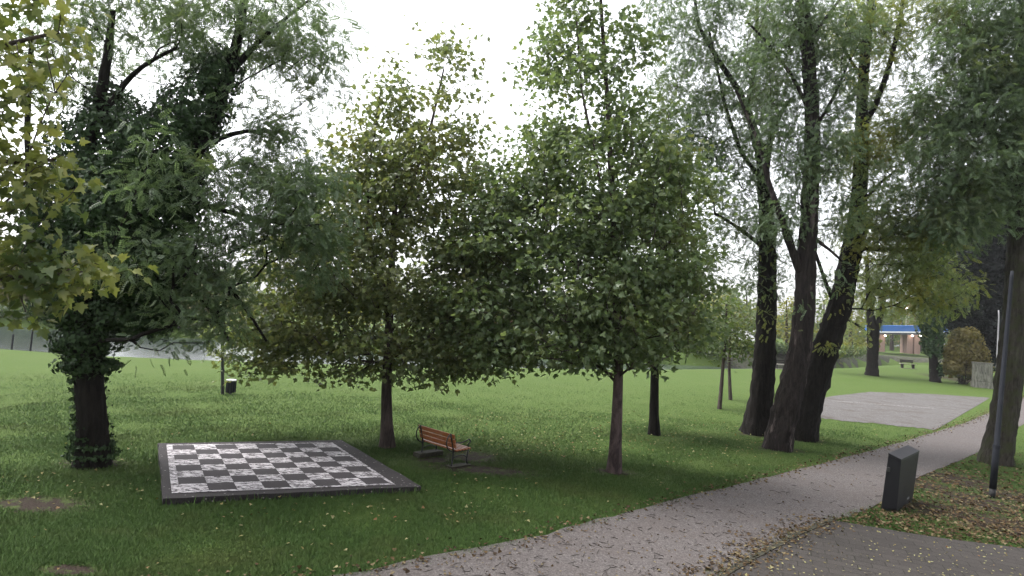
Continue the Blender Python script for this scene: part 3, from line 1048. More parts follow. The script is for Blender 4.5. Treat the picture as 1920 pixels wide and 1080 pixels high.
M['roof_brown'] = plain('brown_roof_tiles', (.12, .06, .045), .9, .2, .3, 2)
M['roof_grey'] = plain('pale_grey_roof', (.34, .34, .35), .8, .2, .1, 2)
M['glass'] = plain('dark_window_glass', (.03, .035, .04), .15, .6, .1)
def house(px0, px1, py_eave, py_ridge, Y, label, wallm, roofm):
    a, b = W(px0, py_eave, Y), W(px1, py_eave, Y)
    cxx = (a[0] + b[0]) / 2; w = b[0] - a[0]; dp = w * .7
    z0 = float(terrain(cxx, Y)) - .1
    ze = (a[2] + b[2]) / 2 - z0; zr_ = float(W((px0 + px1) / 2, py_ridge, Y)[2]) - z0
    o = thing('house', label, 'house', (cxx, Y, z0))
    MB().box((0, dp / 2, ze / 2), (w, dp, ze)).build('wall', wallm, o)
    hw, ov = w / 2 + .4, .4
    MB().add([(-hw, -ov, ze + .003), (hw, -ov, ze + .003), (hw, dp + ov, ze + .003), (-hw, dp + ov, ze + .003), (-hw * .75, dp / 2, zr_), (hw * .75, dp / 2, zr_)],
             [(0, 1, 5, 4), (2, 3, 4, 5), (1, 2, 5), (3, 0, 4), (3, 2, 1, 0)]).build('roof', roofm, o)
    nw = max(2, int(w / 2.4))
    for k in range(nw):
        x = -w / 2 + w * (k + .5) / nw
        f = MB().box((x, -.02, ze * .55), (1.0, .06, min(1.3, ze * .45))).build('window', M['white_paint'], o)
        MB().box((x, -.05, ze * .55), (.84, .03, min(1.3, ze * .45) - .16)).build('pane', M['glass'], f)
    return o
house(935, 1040, 613, 596, 96, 'white house with a brown roof glimpsed under the two maples', M['white_paint'], M['roof_brown'])
house(1375, 1432, 638, 619, 92, 'low white house with a pale roof glimpsed behind the saplings', M['white_paint'], M['roof_grey'])

# ------------------------------------------------------------------ the trees of the foreground
maples = 'maples beside the bench'
make_tree('maple_tree', 'young maple with olive yellowing crown rising behind the bench and chessboard', 15.4,
          [(726, 834, 24), (725, 800, 21), (724, 740, 18.5), (726, 690, 17), (730, 600, 15), (735, 480, 12), (742, 360, 9), (748, 260, 7)],
          [[(738, 440, 9), (770, 350, 7, .3), (805, 250, 5.5, .4), (832, 130, 3, .4)], [(728, 560, 9), (690, 470, 7, -.3), (690, 330, 5, -.3), (714, 170, 3, -.2)]],
          [(714, 165, 38, 66, 0, 1, .9), (838, 125, 52, 78, 0, 1, .9), (815, 230, 95, 75, 0, 1, .75), (715, 260, 80, 80, 0, 1, .8), (690, 330, 105, 80), (790, 340, 140, 95), (670, 410, 130, 90), (870, 410, 110, 110), (900, 500, 90, 80), (620, 490, 135, 95), (635, 395, 75, 70), (570, 520, 90, 60), (500, 600, 80, 45), (760, 680, 130, 40), (890, 640, 90, 50), (930, 520, 60, 60), (750, 500, 170, 115, .2),
           (860, 560, 95, 90), (580, 590, 140, 85), (720, 620, 150, 80), (510, 640, 85, 62), (830, 650, 115, 58), (470, 675, 48, 36), (620, 680, 100, 46), (920, 670, 60, 40)],
          1900, 20, .130, T_MAPLE, M['maple2'], M['bark_maple'], maples, zmin=1.35, upright=.55, gap=.92, flat=.42, spread=.28, flare=.25, ridge=.03)
make_tree('maple_tree', 'tall dense green maple with a pale flaking trunk between bench and path', 14.4,
          [(1152, 880, 25), (1153, 840, 22), (1157, 770, 19), (1160, 690, 17), (1158, 600, 15.5), (1154, 480, 13.5), (1146, 340, 11), (1140, 200, 9), (1130, 60, 7), (1122, -80, 5)],
          [[(1156, 420, 8), (1128, 370, 7), (1118, 300, 6), (1090, 170, 4), (1080, 20, 3)], [(1158, 560, 8), (1060, 480, 6, -.4), (1000, 430, 4, -.6)], [(1158, 600, 7), (1040, 590, 5.5, .3), (950, 590, 4, .5)],
           [(1155, 560, 8), (1220, 490, 6, -.3), (1270, 440, 4, -.3)]],
          [(1080, -40, 56, 100, 0, 1, .8), (1150, -90, 60, 100, 0, 1, .8), (1060, 50, 62, 75, 0, 1, .8), (1130, 85, 92, 80, 0, 1, .75), (1012, 140, 48, 55, 0, 1, .5), (1090, 200, 122, 88, 0, 1, .6), (1190, 235, 78, 80, 0, 1, .6), (1130, 320, 170, 95), (1000, 310, 85, 65), (960, 380, 70, 60), (1240, 370, 95, 95),
           (1060, 420, 150, 85), (945, 450, 100, 80), (1180, 480, 150, 95), (1080, 540, 165, 85), (925, 570, 110, 75), (1260, 540, 85, 85), (1190, 600, 145, 68), (1040, 640, 150, 52), (940, 660, 70, 40), (1150, 665, 100, 36)],
          1950, 20, .130, T_MAPLE, M['maple'], M['bark_plane'], maples, zmin=1.45, upright=.55, gap=.92, flat=.42, spread=.28, flare=.25, ridge=.03)
make_tree('maple_tree', 'dark trunked maple standing behind the tall flaking maple', 19.9,
          [(1227, 812, 21), (1226, 780, 17), (1227, 730, 15.5), (1228, 690, 15), (1230, 600, 13), (1236, 480, 10), (1240, 380, 7)], [],
          [(1240, 380, 70, 80), (1280, 470, 60, 70), (1220, 480, 90, 80), (1260, 560, 80, 60), (1200, 600, 90, 60), (1260, 630, 75, 40), (1160, 650, 60, 40)],
          560, 17, .140, T_MAPLE, M['maple'], M['bark_locust'], maples, zmin=1.5, spread=.28, flare=.2, ridge=.03)

# yellow maple hanging in from the left
yb = np.array([-8.6, 6.9, 0])
YM = 6.4
ytop = [(-330, 1260, 60, .4), (-325, 1000, 52, .4), (-315, 700, 44, .4), (-300, 400, 34, .3), (-280, 100, 24, .2)]
make_tree('maple_tree', 'yellowing maple hanging its branches in from the left edge', YM, ytop,
          [[(-290, 60, 22), (-100, -200, 16), (150, -330, 11), (420, -400, 6)], [(-312, 620, 22), (-200, 540, 17), (-60, 520, 12), (60, 520, 8), (160, 510, 5)], [(-300, 420, 22), (-150, 340, 16), (0, 300, 10), (100, 300, 6)], [(-290, 200, 20), (-120, 120, 14), (20, 80, 9), (110, 60, 6)]],
          [(20, 40, 150, 75, 0, .7), (-60, 140, 160, 90, 0, .7), (30, 160, 85, 65, 0, .7), (20, 270, 90, 60, 0, .7), (100, 260, 60, 45, 0, .7), (90, 350, 75, 60, 0, .7), (-20, 360, 90, 70, 0, .7), (10, 460, 85, 50, 0, .7, 1.6), (60, 512, 85, 32, 0, .7, 2.2), (165, 500, 50, 22, 0, .7, 3),
           (0, 560, 40, 40, 0, .7), (-120, 480, 110, 90, 0, .7), (60, 580, 25, 22, 0, .7), (-20, 610, 25, 30, 0, .7), (-150, -330, 420, 170, 0, 1.3, .35), (350, -420, 330, 150, 0, 1.4, .35)],
          640, 8.5, .115, T_MAPLE, M['yellow'], M['bark_maple'], 'maples beside the bench' if False else None, zmin=1.2, spread=.16, droop=.8, upright=.45, seg=.3)

# ivy clad locust on the left
YI = 12.0
ivt, ivb, ivs, ivtr = make_tree('ivy_tree', 'big leaning locust smothered in dark ivy left of the chessboard', YI,
          [(175, 868, 56), (174, 830, 49), (173, 780, 45), (169, 720, 45), (161, 660, 50), (156, 600, 54), (175, 530, 50), (225, 450, 46), (290, 380, 40), (350, 310, 34), (395, 235, 28), (425, 150, 22), (445, 80, 18), (458, 0, 14), (470, -120, 10)],
          [[(160, 580, 40), (130, 480, 34), (140, 350, 28), (180, 230, 22), (200, 120, 16), (212, 20, 11)], [(430, 140, 14), (470, 90, 10), (520, 45, 7), (580, 0, 4)], [(320, 360, 14), (380, 385, 11), (480, 410, 7), (570, 430, 4)],
           [(300, 480, 14), (390, 500, 10), (450, 560, 7), (500, 640, 4)], [(390, 270, 10), (450, 240, 8), (540, 250, 5)], [(190, 220, 14), (250, 130, 9), (330, 90, 6)], [(240, 520, 12), (330, 520, 9), (400, 580, 6), (430, 640, 4)], [(160, 560, 14), (60, 430, 12), (50, 250, 10), (60, 60, 8)]],
          [(260, 40, 130, 60, 0, 1, .5), (130, 120, 110, 80, .5, 1, .5), (420, 60, 120, 80, .3, 1, .8), (560, 60, 90, 70, 0, 1, .9), (590, 160, 60, 50, 0, 1, .4), (500, 190, 80, 60, 0, 1, .25), (520, 250, 50, 26, 0, 1, 1.2), (330, 330, 120, 80, -1.3, .5, .5), (470, 350, 100, 60, 0, 1, .8), (580, 390, 90, 75, -.6, .8, 1.1),
           (540, 300, 80, 50, 0, 1, .35), (250, 470, 110, 70, -1.3, .5, .45), (430, 470, 100, 60, -.5, .8, 1.0), (380, 560, 80, 70, -.6, .8, 1.0), (560, 480, 80, 50, -.3, .8, .8), (430, 610, 60, 45, 0, 1, .6), (290, 640, 50, 25, -.6, .7, .5), (340, 130, 90, 50, .5, 1, .15)],
          1100, 14.5, .165, T_PIN, M['locust'], M['bark_locust'], zmin=1.3, spread=.22, upright=.5, droop=.7, size_var=.35, flare=.12, ridge=.05)


def ivy_on(parent, base, lobes, Y, n, leaf, mat, lump=.22, name='ivy', inner=.55):
    lw = lobes_world(lobes, Y)
    vol = np.array([np.prod(r) ** .67 * w for c, r, w in lw]); cnt = np.round(n * vol / vol.sum()).astype(int)
    P, D = [], []
    for (c, r, w), k in zip(lw, cnt):
        d = rnd_dirs(k)
        lumpf = 1 + lump * (np.sin(d[:, 0] * 7 + c[0] * 3) * np.sin(d[:, 1] * 6 + c[1]) + .8 * np.sin(d[:, 2] * 8 + c[2] * 5) * np.sin(d[:, 0] * 5))
        rad = inner + (1 - inner) * RNG.random(k) ** .55
        P.append(c + d * r * (rad * lumpf)[:, None]); D.append(unit(d / r))
    P, D = np.concatenate(P), np.concatenate(D)
    ok = P[:, 2] > .02
    P, D = P[ok], D[ok]
    nr = D + RNG.normal(size=P.shape) * .38
    tip = RNG.normal(size=P.shape) * .45 + np.array([0, 0, -1.0])
    return foliage(name, P, nr, tip, leaf * (.7 + .6 * RNG.random(len(P))), T_IVY, mat, parent, base)


ivy_on(ivt, ivb, [(190, 290, 85, 110, .2), (150, 380, 95, 100, .2), (300, 270, 95, 95), (370, 210, 62, 75), (410, 140, 42, 55), (250, 400, 120, 100), (330, 360, 60, 70), (170, 490, 110, 80, .2), (270, 500, 95, 80), (150, 570, 70, 60), (290, 590, 42, 45), (160, 640, 56, 42),
                  (165, 685, 50, 22), (205, 685, 18, 14), (200, 190, 36, 50, .3), (95, 440, 50, 70, .3), (230, 590, 60, 50)], YI, 46000, .078, M['ivy'])
# ivy climbing the lower trunk in tongues
P0, R0 = ivtr
sel = np.where((P0[:, 2] < 2.4))[0]
k = 4600
ii = RNG.choice(sel, k); th = RNG.random(k) * 2 * math.pi
keep = (np.cos(th - 2.6) + .4 * np.sin(P0[ii, 2] * 4) + RNG.normal(size=k) * .35 > .15) | (P0[ii, 2] < .55) & (RNG.random(k) < .5)
ii, th = ii[keep], th[keep]
dirs = np.stack([np.cos(th), np.sin(th), np.zeros(len(th))], 1)
pp = P0[ii] + dirs * (R0[ii] * (1.05 + .35 * np.exp(-P0[ii, 2] / .4)) + .02 + .05 * RNG.random(len(ii)))[:, None] + RNG.normal(size=(len(ii), 3)) * .03
foliage('ivy_tongues', pp, dirs + RNG.normal(size=pp.shape) * .4, RNG.normal(size=pp.shape) * .4 + np.array([0, 0, -1]), .07 * (.6 + .6 * RNG.random(len(ii))), T_IVY, M['ivy'], ivt, ivb)

# three locusts on the right
loc = 'leaning locusts beside the gravel court'
LS = dict(tpl=T_PIN, spread=.26, upright=.5, droop=.75, size_var=.35, zmin=2.4, flare=.16, ridge=.085)
def sprouts(parent, base, spots, Y, mat):
    """leafy shoots growing straight out of the bark"""
    P, N_, T_ = [], [], []
    for (px, py, rx, ry, n) in spots:
        for _ in range(n):
            p = W(px + RNG.normal() * rx, py + RNG.normal() * ry, Y - .55 + RNG.normal() * .15)
            P.append(p); N_.append(RNG.normal(size=3) * .5 + np.array([0, -.5, .5])); T_.append(RNG.normal(size=3) * .4 + np.array([0, -.2, -1]))
    P = np.array(P)
    foliage('foliage', P, np.array(N_), np.array(T_), .17 * (.7 + .6 * RNG.random(len(P))), T_PIN, mat, parent, base)
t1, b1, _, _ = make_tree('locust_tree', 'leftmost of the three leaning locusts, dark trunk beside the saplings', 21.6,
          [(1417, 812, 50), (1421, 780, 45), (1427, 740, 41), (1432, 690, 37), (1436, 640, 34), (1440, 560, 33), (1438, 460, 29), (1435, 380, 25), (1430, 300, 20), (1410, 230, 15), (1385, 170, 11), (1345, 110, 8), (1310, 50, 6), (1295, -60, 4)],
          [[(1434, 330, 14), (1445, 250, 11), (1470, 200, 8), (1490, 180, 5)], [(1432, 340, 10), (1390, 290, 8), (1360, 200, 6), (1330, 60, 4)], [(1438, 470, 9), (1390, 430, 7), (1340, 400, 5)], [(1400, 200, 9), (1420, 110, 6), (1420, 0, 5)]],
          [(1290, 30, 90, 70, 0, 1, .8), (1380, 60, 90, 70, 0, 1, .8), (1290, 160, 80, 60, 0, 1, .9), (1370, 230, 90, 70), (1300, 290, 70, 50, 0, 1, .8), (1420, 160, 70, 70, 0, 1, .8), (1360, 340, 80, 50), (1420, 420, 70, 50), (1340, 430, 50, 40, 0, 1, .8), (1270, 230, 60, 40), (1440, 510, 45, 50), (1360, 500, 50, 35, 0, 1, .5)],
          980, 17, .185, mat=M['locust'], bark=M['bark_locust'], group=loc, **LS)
sprouts(t1, b1, [(1438, 590, 12, 20, 34), (1440, 500, 14, 40, 30)], 21.6, M['locust_y'])
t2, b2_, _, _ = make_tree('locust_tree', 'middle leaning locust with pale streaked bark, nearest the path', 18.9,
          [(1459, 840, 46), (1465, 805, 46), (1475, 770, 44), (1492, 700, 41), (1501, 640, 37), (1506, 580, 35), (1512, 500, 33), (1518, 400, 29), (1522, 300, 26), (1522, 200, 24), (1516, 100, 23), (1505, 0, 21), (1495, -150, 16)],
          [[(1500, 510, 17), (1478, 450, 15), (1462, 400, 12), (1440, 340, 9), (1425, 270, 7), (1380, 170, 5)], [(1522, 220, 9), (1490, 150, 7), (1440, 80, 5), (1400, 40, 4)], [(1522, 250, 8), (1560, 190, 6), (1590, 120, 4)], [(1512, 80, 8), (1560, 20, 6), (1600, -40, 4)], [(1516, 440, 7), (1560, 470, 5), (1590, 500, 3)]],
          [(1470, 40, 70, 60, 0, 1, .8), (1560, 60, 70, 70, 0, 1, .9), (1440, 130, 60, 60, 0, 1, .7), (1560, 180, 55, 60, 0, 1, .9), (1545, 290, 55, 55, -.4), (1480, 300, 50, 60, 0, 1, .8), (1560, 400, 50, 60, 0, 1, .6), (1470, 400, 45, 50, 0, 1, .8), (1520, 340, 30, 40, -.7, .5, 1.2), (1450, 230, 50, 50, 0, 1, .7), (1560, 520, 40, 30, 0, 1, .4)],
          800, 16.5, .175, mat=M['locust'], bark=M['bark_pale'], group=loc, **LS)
sprouts(t2, b2_, [(1500, 580, 8, 14, 14), (1520, 310, 12, 40, 26)], 18.9, M['locust'])
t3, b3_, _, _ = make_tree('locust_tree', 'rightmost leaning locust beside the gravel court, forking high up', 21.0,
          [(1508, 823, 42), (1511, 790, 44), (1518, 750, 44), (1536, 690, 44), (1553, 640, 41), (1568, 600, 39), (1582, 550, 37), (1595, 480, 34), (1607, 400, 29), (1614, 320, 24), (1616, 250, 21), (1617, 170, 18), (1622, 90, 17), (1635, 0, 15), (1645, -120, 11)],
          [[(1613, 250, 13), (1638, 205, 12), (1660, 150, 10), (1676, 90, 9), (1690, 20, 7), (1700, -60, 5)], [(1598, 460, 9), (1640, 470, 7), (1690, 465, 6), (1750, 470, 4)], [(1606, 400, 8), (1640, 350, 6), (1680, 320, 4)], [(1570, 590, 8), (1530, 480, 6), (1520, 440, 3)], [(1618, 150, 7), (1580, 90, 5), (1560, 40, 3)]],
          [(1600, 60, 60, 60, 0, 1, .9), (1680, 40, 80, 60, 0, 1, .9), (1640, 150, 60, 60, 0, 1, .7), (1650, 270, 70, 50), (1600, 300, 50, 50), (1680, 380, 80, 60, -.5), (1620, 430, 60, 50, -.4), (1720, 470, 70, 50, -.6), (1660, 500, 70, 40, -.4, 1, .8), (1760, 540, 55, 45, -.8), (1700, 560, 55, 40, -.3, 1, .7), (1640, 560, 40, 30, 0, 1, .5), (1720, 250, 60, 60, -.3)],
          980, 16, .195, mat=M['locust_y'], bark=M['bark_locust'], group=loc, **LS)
sprouts(t3, b3_, [(1553, 650, 16, 9, 40), (1580, 560, 14, 25, 24)], 21.0, M['locust_y'])

# mossy trunk at the right edge
tm, bm_, _, _ = make_tree('mossy_tree', 'thick mossy leaning trunk at the right edge behind the grey post', 19.0,
          [(1866, 870, 50), (1872, 840, 46), (1881, 800, 43), (1887, 760, 43), (1891, 730, 41), (1894, 690, 41), (1900, 640, 41), (1905, 580, 41), (1911, 500, 40), (1917, 400, 37), (1922, 280, 32), (1926, 150, 27), (1926, 0, 20), (1924, -150, 12)],
          [[(1918, 330, 18), (1870, 250, 13), (1810, 220, 9), (1760, 230, 6)], [(1914, 420, 14), (1860, 380, 10), (1800, 360, 7)], [(1924, 180, 15), (1870, 100, 10), (1820, 60, 7)], [(1924, 240, 16), (2000, 160, 11), (2060, 80, 7)]],
          [(1850, 120, 90, 60), (1910, 80, 80, 80), (1790, 190, 80, 60), (1870, 220, 90, 70), (1940, 220, 80, 90), (1760, 290, 65, 60), (1830, 320, 90, 70), (1910, 360, 60, 80), (1790, 400, 70, 60), (1770, 430, 50, 40), (1840, 20, 90, 60), (1760, 100, 60, 50, 0, 1, .5), (2020, 250, 90, 120), (2000, 60, 100, 90), (1700, 330, 50, 60, 0, 1, .6)],
          1250, 23, .22, mat=M['locust'], bark=M['bark_moss'], tpl=T_PIN, spread=.28, upright=.5, droop=.85, zmin=2.6, flare=.12, ridge=.05)

# ------------------------------------------------------------------ trees of the middle distance
def small_tree(name, label, base, Y, trunk, lobes, n, per, leaf, mat, tpl=T_CARD, bark=None, group=None, limbs=(), spread=.35, **kw):
    return make_tree(name, label, Y, trunk, list(limbs), lobes, n, per, leaf, tpl, mat, bark or M['bark_far'], group, spread=spread, sides=12, flare=kw.pop('flare', .2), seg=kw.pop('seg', .7), zmin=kw.pop('zmin', 1.0), **kw)

def Yof(px, py): return float(G(px, py)[1])

ys1, ys2 = Yof(1349, 767), Yof(1370, 750)
small_tree('sapling', 'nearer thin sapling with sparse leaves left of the locusts', None, ys1, [(1349, 767, 8), (1353, 720, 6.5), (1357, 670, 5.5), (1362, 610, 4), (1362, 570, 3)],
           [(1360, 610, 42, 45), (1335, 640, 28, 28), (1385, 645, 26, 28), (1360, 660, 26, 18)], 160, 9, .19, M['far_green'], bark=M['bark_maple'], group='saplings on the lawn', flare=.05, spread=.3)
small_tree('sapling', 'farther thin sapling standing just right of the nearer one', None, ys2, [(1370, 750, 7), (1368, 720, 6), (1367, 680, 5), (1370, 620, 4), (1372, 580, 3)],
           [(1385, 620, 36, 42), (1400, 650, 24, 24), (1360, 590, 34, 34), (1375, 665, 22, 14)], 150, 9, .21, M['shrub'], bark=M['bark_maple'], group='saplings on the lawn', flare=.05, spread=.35)
yf = Yof(1635, 704)
small_tree('locust_tree', 'forked locust with yellow green leaves left of the blue roofed pavilion', None, yf, [(1635, 704, 22), (1636, 680, 19), (1636, 650, 19), (1637, 620, 21), (1632, 590, 13), (1628, 540, 9), (1625, 480, 6)],
           [(1650, 560, 55, 40), (1610, 520, 55, 40), (1670, 520, 45, 35), (1580, 570, 40, 30), (1590, 625, 45, 26), (1640, 450, 60, 45), (1575, 655, 26, 14)], 260, 7, .42, M['locust_y'], T_PIN_FAR, M['bark_locust'],
           limbs=[[(1639, 630, 13), (1652, 590, 10), (1660, 540, 7)], [(1640, 640, 7), (1610, 610, 5), (1590, 600, 3)]], droop=.9, upright=.4)
yv = Yof(1752, 716)
iv2, ib2, _, itr2 = small_tree('ivy_tree', 'slender tree wrapped in ivy to the right of the pavilion', None, yv, [(1754, 716, 17), (1751, 690, 14), (1749, 640, 13), (1747, 560, 12), (1746, 480, 13), (1748, 400, 9)],
           [(1740, 520, 45, 50), (1700, 530, 40, 40), (1780, 540, 40, 45), (1750, 440, 50, 50), (1720, 580, 30, 26)], 220, 6.5, .42, M['locust_y'], T_PIN_FAR, M['bark_locust'], droop=.9, upright=.4)
ivy_on(iv2, ib2, [(1746, 555, 24, 40), (1746, 600, 22, 40), (1750, 640, 18, 35), (1748, 500, 22, 40), (1756, 695, 10, 16)], yv, 5200, .26, M['ivy'])

def dense_conifer(label, Y, px, py, lobes, n, leaf, mat, name='conifer'):
    b = W(px, py, Y); b[2] = float(terrain(b[0], b[1]))
    top = W(px, lobes[0][1], Y)
    o = thing(name, label, 'tree', b)
    MB().tube([(0, 0, -.2), (0, 0, (top[2] - b[2]) * .5), (0, 0, (top[2] - b[2]) * .97)], [.42, .26, .06], 12).build('trunk', M['bark_far'], o, smooth=True)
    lw = lobes_world(lobes, Y)
    P, D = sample_lobes(lw, n, .35, b[2] + .2)
    # limbs to a few of the sprays
    br = []
    for i in RNG.choice(len(P), 140):
        q = P[i]; a = np.array([b[0], b[1], max(b[2] + .6, q[2] + .15 * np.linalg.norm(q[:2] - b[:2]))])
        br.append(tube_np(np.stack([a, .5 * (a + q) + np.array([0, 0, -.15]), q]), [.05, .035, .012], 4))
    tubes_mesh('branches', br, M['bark_far'], o, b)
    out = unit((P - b) * np.array([1, 1, 0]) + 1e-6)
    tip = out + RNG.normal(size=P.shape) * .5 + np.array([0, 0, -.35])
    foliage('crown', P, RNG.normal(size=P.shape) * .45 + np.array([0, 0, .7]), tip, leaf * (.6 + .8 * RNG.random(len(P))), T_PIN_FAR, mat, o, b)
    return o
dense_conifer('broad dark conifer mass behind the slim pale post at right', 66, 1850, 700,
              [(1845, 390, 60, 90), (1815, 470, 85, 80), (1880, 480, 70, 90), (1820, 560, 62, 60), (1870, 580, 80, 70), (1900, 640, 60, 50), (1870, 660, 40, 38), (1920, 560, 60, 120), (1795, 590, 30, 30), (1795, 520, 45, 60), (1785, 450, 35, 50), (1830, 430, 60, 60)], 13000, .9, M['conifer'])
dense_conifer('tall dark conifer at the far right edge behind the mossy trunk', 60, 1985, 700,
              [(1980, 330, 70, 120), (1990, 470, 90, 120), (1990, 600, 90, 80)], 5000, .8, M['conifer'])

def shrub(name, label, cat, Y, px, py, lobes, n, leaf, mat, group=None, tpl=T_CARD):
    b = W(px, py, Y); b[2] = float(terrain(b[0], b[1]))
    o = thing(name, label, cat, b, group)
    lw = lobes_world(lobes, Y)
    P, D = sample_lobes(lw, n, .3, b[2] + .02)
    st = []
    for i in RNG.choice(len(P), 40):
        q = P[i]; a = b + np.array([RNG.normal() * .3, RNG.normal() * .2, 0])
        st.append(tube_np(np.stack([a, .5 * (a + q) + np.array([0, 0, .2]), q]), [.03, .02, .008], 4))
    tubes_mesh('stems', st, M['twig'], o, b)
    foliage('foliage', P, D + RNG.normal(size=P.shape) * .5, RNG.normal(size=P.shape) + np.array([0, 0, .2]), leaf * (.6 + .8 * RNG.random(len(P))), tpl, mat, o, b)
    return o
yh = 57.0
shrub('golden_hedge', 'golden brown hedge beside the ivy wrapped tree', 'hedge', yh, 1805, 700, [(1784, 668, 16, 30), (1798, 655, 20, 42), (1820, 656, 22, 44), (1840, 672, 14, 26), (1806, 632, 20, 16), (1850, 690, 10, 14), (1786, 692, 20, 16), (1825, 697, 26, 14)], 8000, .24, M['hedge'])

# ------------------------------------------------------------------ far bank: shrubs, trees, willows
def far_tree(px, Y, py_top, py_bot, rx, mat, label, n=2600, leaf=None, name='bank_tree', group='trees on the far bank', lean=0):
    gx = W(px, 600, Y)[0]
    z0 = float(terrain(gx, Y)); k = Y / F_PX
    pyb = py_bot
    # pixel row of the ground at that spot
    lo_, hi_ = 500.0, 900.0
    for _ in range(30):
        mid_ = (lo_ + hi_) / 2
        if W(px, mid_, Y)[2] > z0: lo_ = mid_
        else: hi_ = mid_
    gy = lo_
    hgt = pyb - py_top
    lob = []
    for j in range(7):
        a = RNG.random(); 
        lob.append((px + (RNG.random() - .5) * rx * 1.1, py_top + hgt * (.18 + .7 * j / 6), rx * (.45 + .25 * math.sin(math.pi * (j + 1) / 8)), hgt * .20, RNG.normal() * rx * k * .3))
    tw = max(5, rx * .16)
    trunk = [(px, gy, tw), (px + lean * .3, gy - (gy - py_top) * .3, tw * .8), (px + lean * .6, gy - (gy - py_top) * .6, tw * .5), (px + lean, py_top + hgt * .1, tw * .2)]
    return make_tree(name, label, Y, trunk, [], lob, 130, n / 300.0, leaf or (.0045 * Y + .1), T_CARD, mat, M['bark_far'], group, sides=8, seg=.02 * Y, spread=.0065 * Y, zmin=z0 + .4, flare=.15, ridge=.02)

FT = [
    (455, 78, 565, 640, 48, 'far_rust', 'rust beige tree across the lake behind the litter bin post'),
    (520, 84, 540, 650, 55, 'far_green', 'pale green tree across the lake, first right of the rust one'),
    (600, 80, 520, 655, 60, 'far_green', 'broad green tree across the lake under the olive maple crown'),
    (690, 92, 535, 660, 60, 'far_yellow', 'yellowish tree across the lake behind the bench side maple trunk'),
    (800, 88, 520, 660, 62, 'far_green', 'rounded green tree across the lake above the park bench'),
    (905, 96, 540, 655, 50, 'far_rust', 'rusty tree across the lake left of the brown roofed house'),
    (1065, 100, 530, 665, 55, 'far_green', 'green tree across the lake right of the brown roofed house'),
    (1160, 90, 540, 670, 60, 'far_green', 'green tree across the lake behind the flaking maple trunk'),
    (1268, 86, 545, 680, 55, 'far_yellow', 'yellow green tree across the water right of the dark maple trunk'),
    (1338, 98, 545, 672, 50, 'far_yellow', 'bright yellow green tree rising behind the two saplings'),
    (1400, 112, 535, 655, 52, 'far_green', 'tree rising behind the low white house with the pale roof'),
    (1475, 84, 548, 690, 45, 'far_yellow', 'yellow green tree seen between the leftmost and middle locusts'),
    (1545, 104, 550, 668, 48, 'far_green', 'green tree across the river behind the rightmost locust'),
    (1595, 118, 540, 660, 50, 'far_yellow', 'yellowing tree across the river left of the forked locust'),
    (1672, 150, 545, 652, 46, 'far_green', 'green tree standing behind the left end of the pavilion'),
    (1725, 158, 540, 654, 50, 'far_rust', 'brownish tree standing behind the right end of the pavilion'),
    (1800, 140, 520, 655, 60, 'far_green', 'green tree across the river behind the golden hedge'),
    (380, 74, 545, 640, 50, 'far_yellow', 'yellowish tree across the lake beside the right willow'),
    (-60, 80, 470, 630, 80, 'far_green', 'tall green tree across the lake at the left edge'),
    (170, 82, 500, 640, 70, 'far_green', 'green tree across the lake behind the ivy trunk'),
    (280, 86, 520, 640, 60, 'far_rust', 'dull brown tree across the lake right of the ivy trunk'),
]
for (px, Y, a, b, rx, m, lab) in FT:
    far_tree(px, Y, a, b, rx, M[m], lab)

def willow(px, Y, py_top, py_bot, rx, label):
    gx = W(px, 600, Y)[0]; z0 = float(terrain(gx, Y)); k = Y / F_PX
    b = np.array([gx, Y, z0])
    topz = W(px, py_top, Y)[2]
    o = thing('willow_tree', label, 'tree', b, 'willows on the far bank')
    MB().tube([(0, 0, -.2), (.1, 0, (topz - z0) * .4), (-.1, 0, (topz - z0) * .8)], [.45, .32, .12], 10).build('trunk', M['bark_far'], o, smooth=True)
    P, N_, T_, S_ = [], [], [], []
    br = []
    for s in range(620):
        a = RNG.random() * 6.283; rr = math.sqrt(RNG.random()) * rx * k
        x, y = b[0] + rr * math.cos(a), b[1] + rr * math.sin(a)
        zt_ = z0 + (topz - z0) * (1 - .45 * (rr / (rx * k)) ** 2) * (.85 + .15 * RNG.random())
        L = (zt_ - z0) * (.5 + .47 * RNG.random())
        if s % 4 == 0:
            br.append(tube_np(np.array([[b[0], b[1], z0 + (topz - z0) * .5], [(b[0] + x) / 2, (b[1] + y) / 2, zt_ - .1], [x, y, zt_]]), [.09, .05, .015], 4))
        m = int(L / .22)
        for j in range(m):
            u = j / m
            P.append((x + RNG.normal() * .09 + .3 * u * math.cos(a), y + RNG.normal() * .09 + .3 * u * math.sin(a), zt_ - L * u))
            T_.append((RNG.normal() * .25, RNG.normal() * .25, -1)); N_.append(RNG.normal(size=3))
    P = np.array(P)
    tubes_mesh('branches', br, M['bark_far'], o, b)
    foliage('crown', P, np.array(N_), np.array(T_), .42 * (.7 + .6 * RNG.random(len(P))), T_BLADE if False else T_CARD, M['willow'], o, b)
    return o
willow(45, 66, 455, 630, 95, 'drooping willow across the lake above the mooring posts')
willow(325, 70, 515, 640, 75, 'drooping willow across the lake just right of the ivy tree')

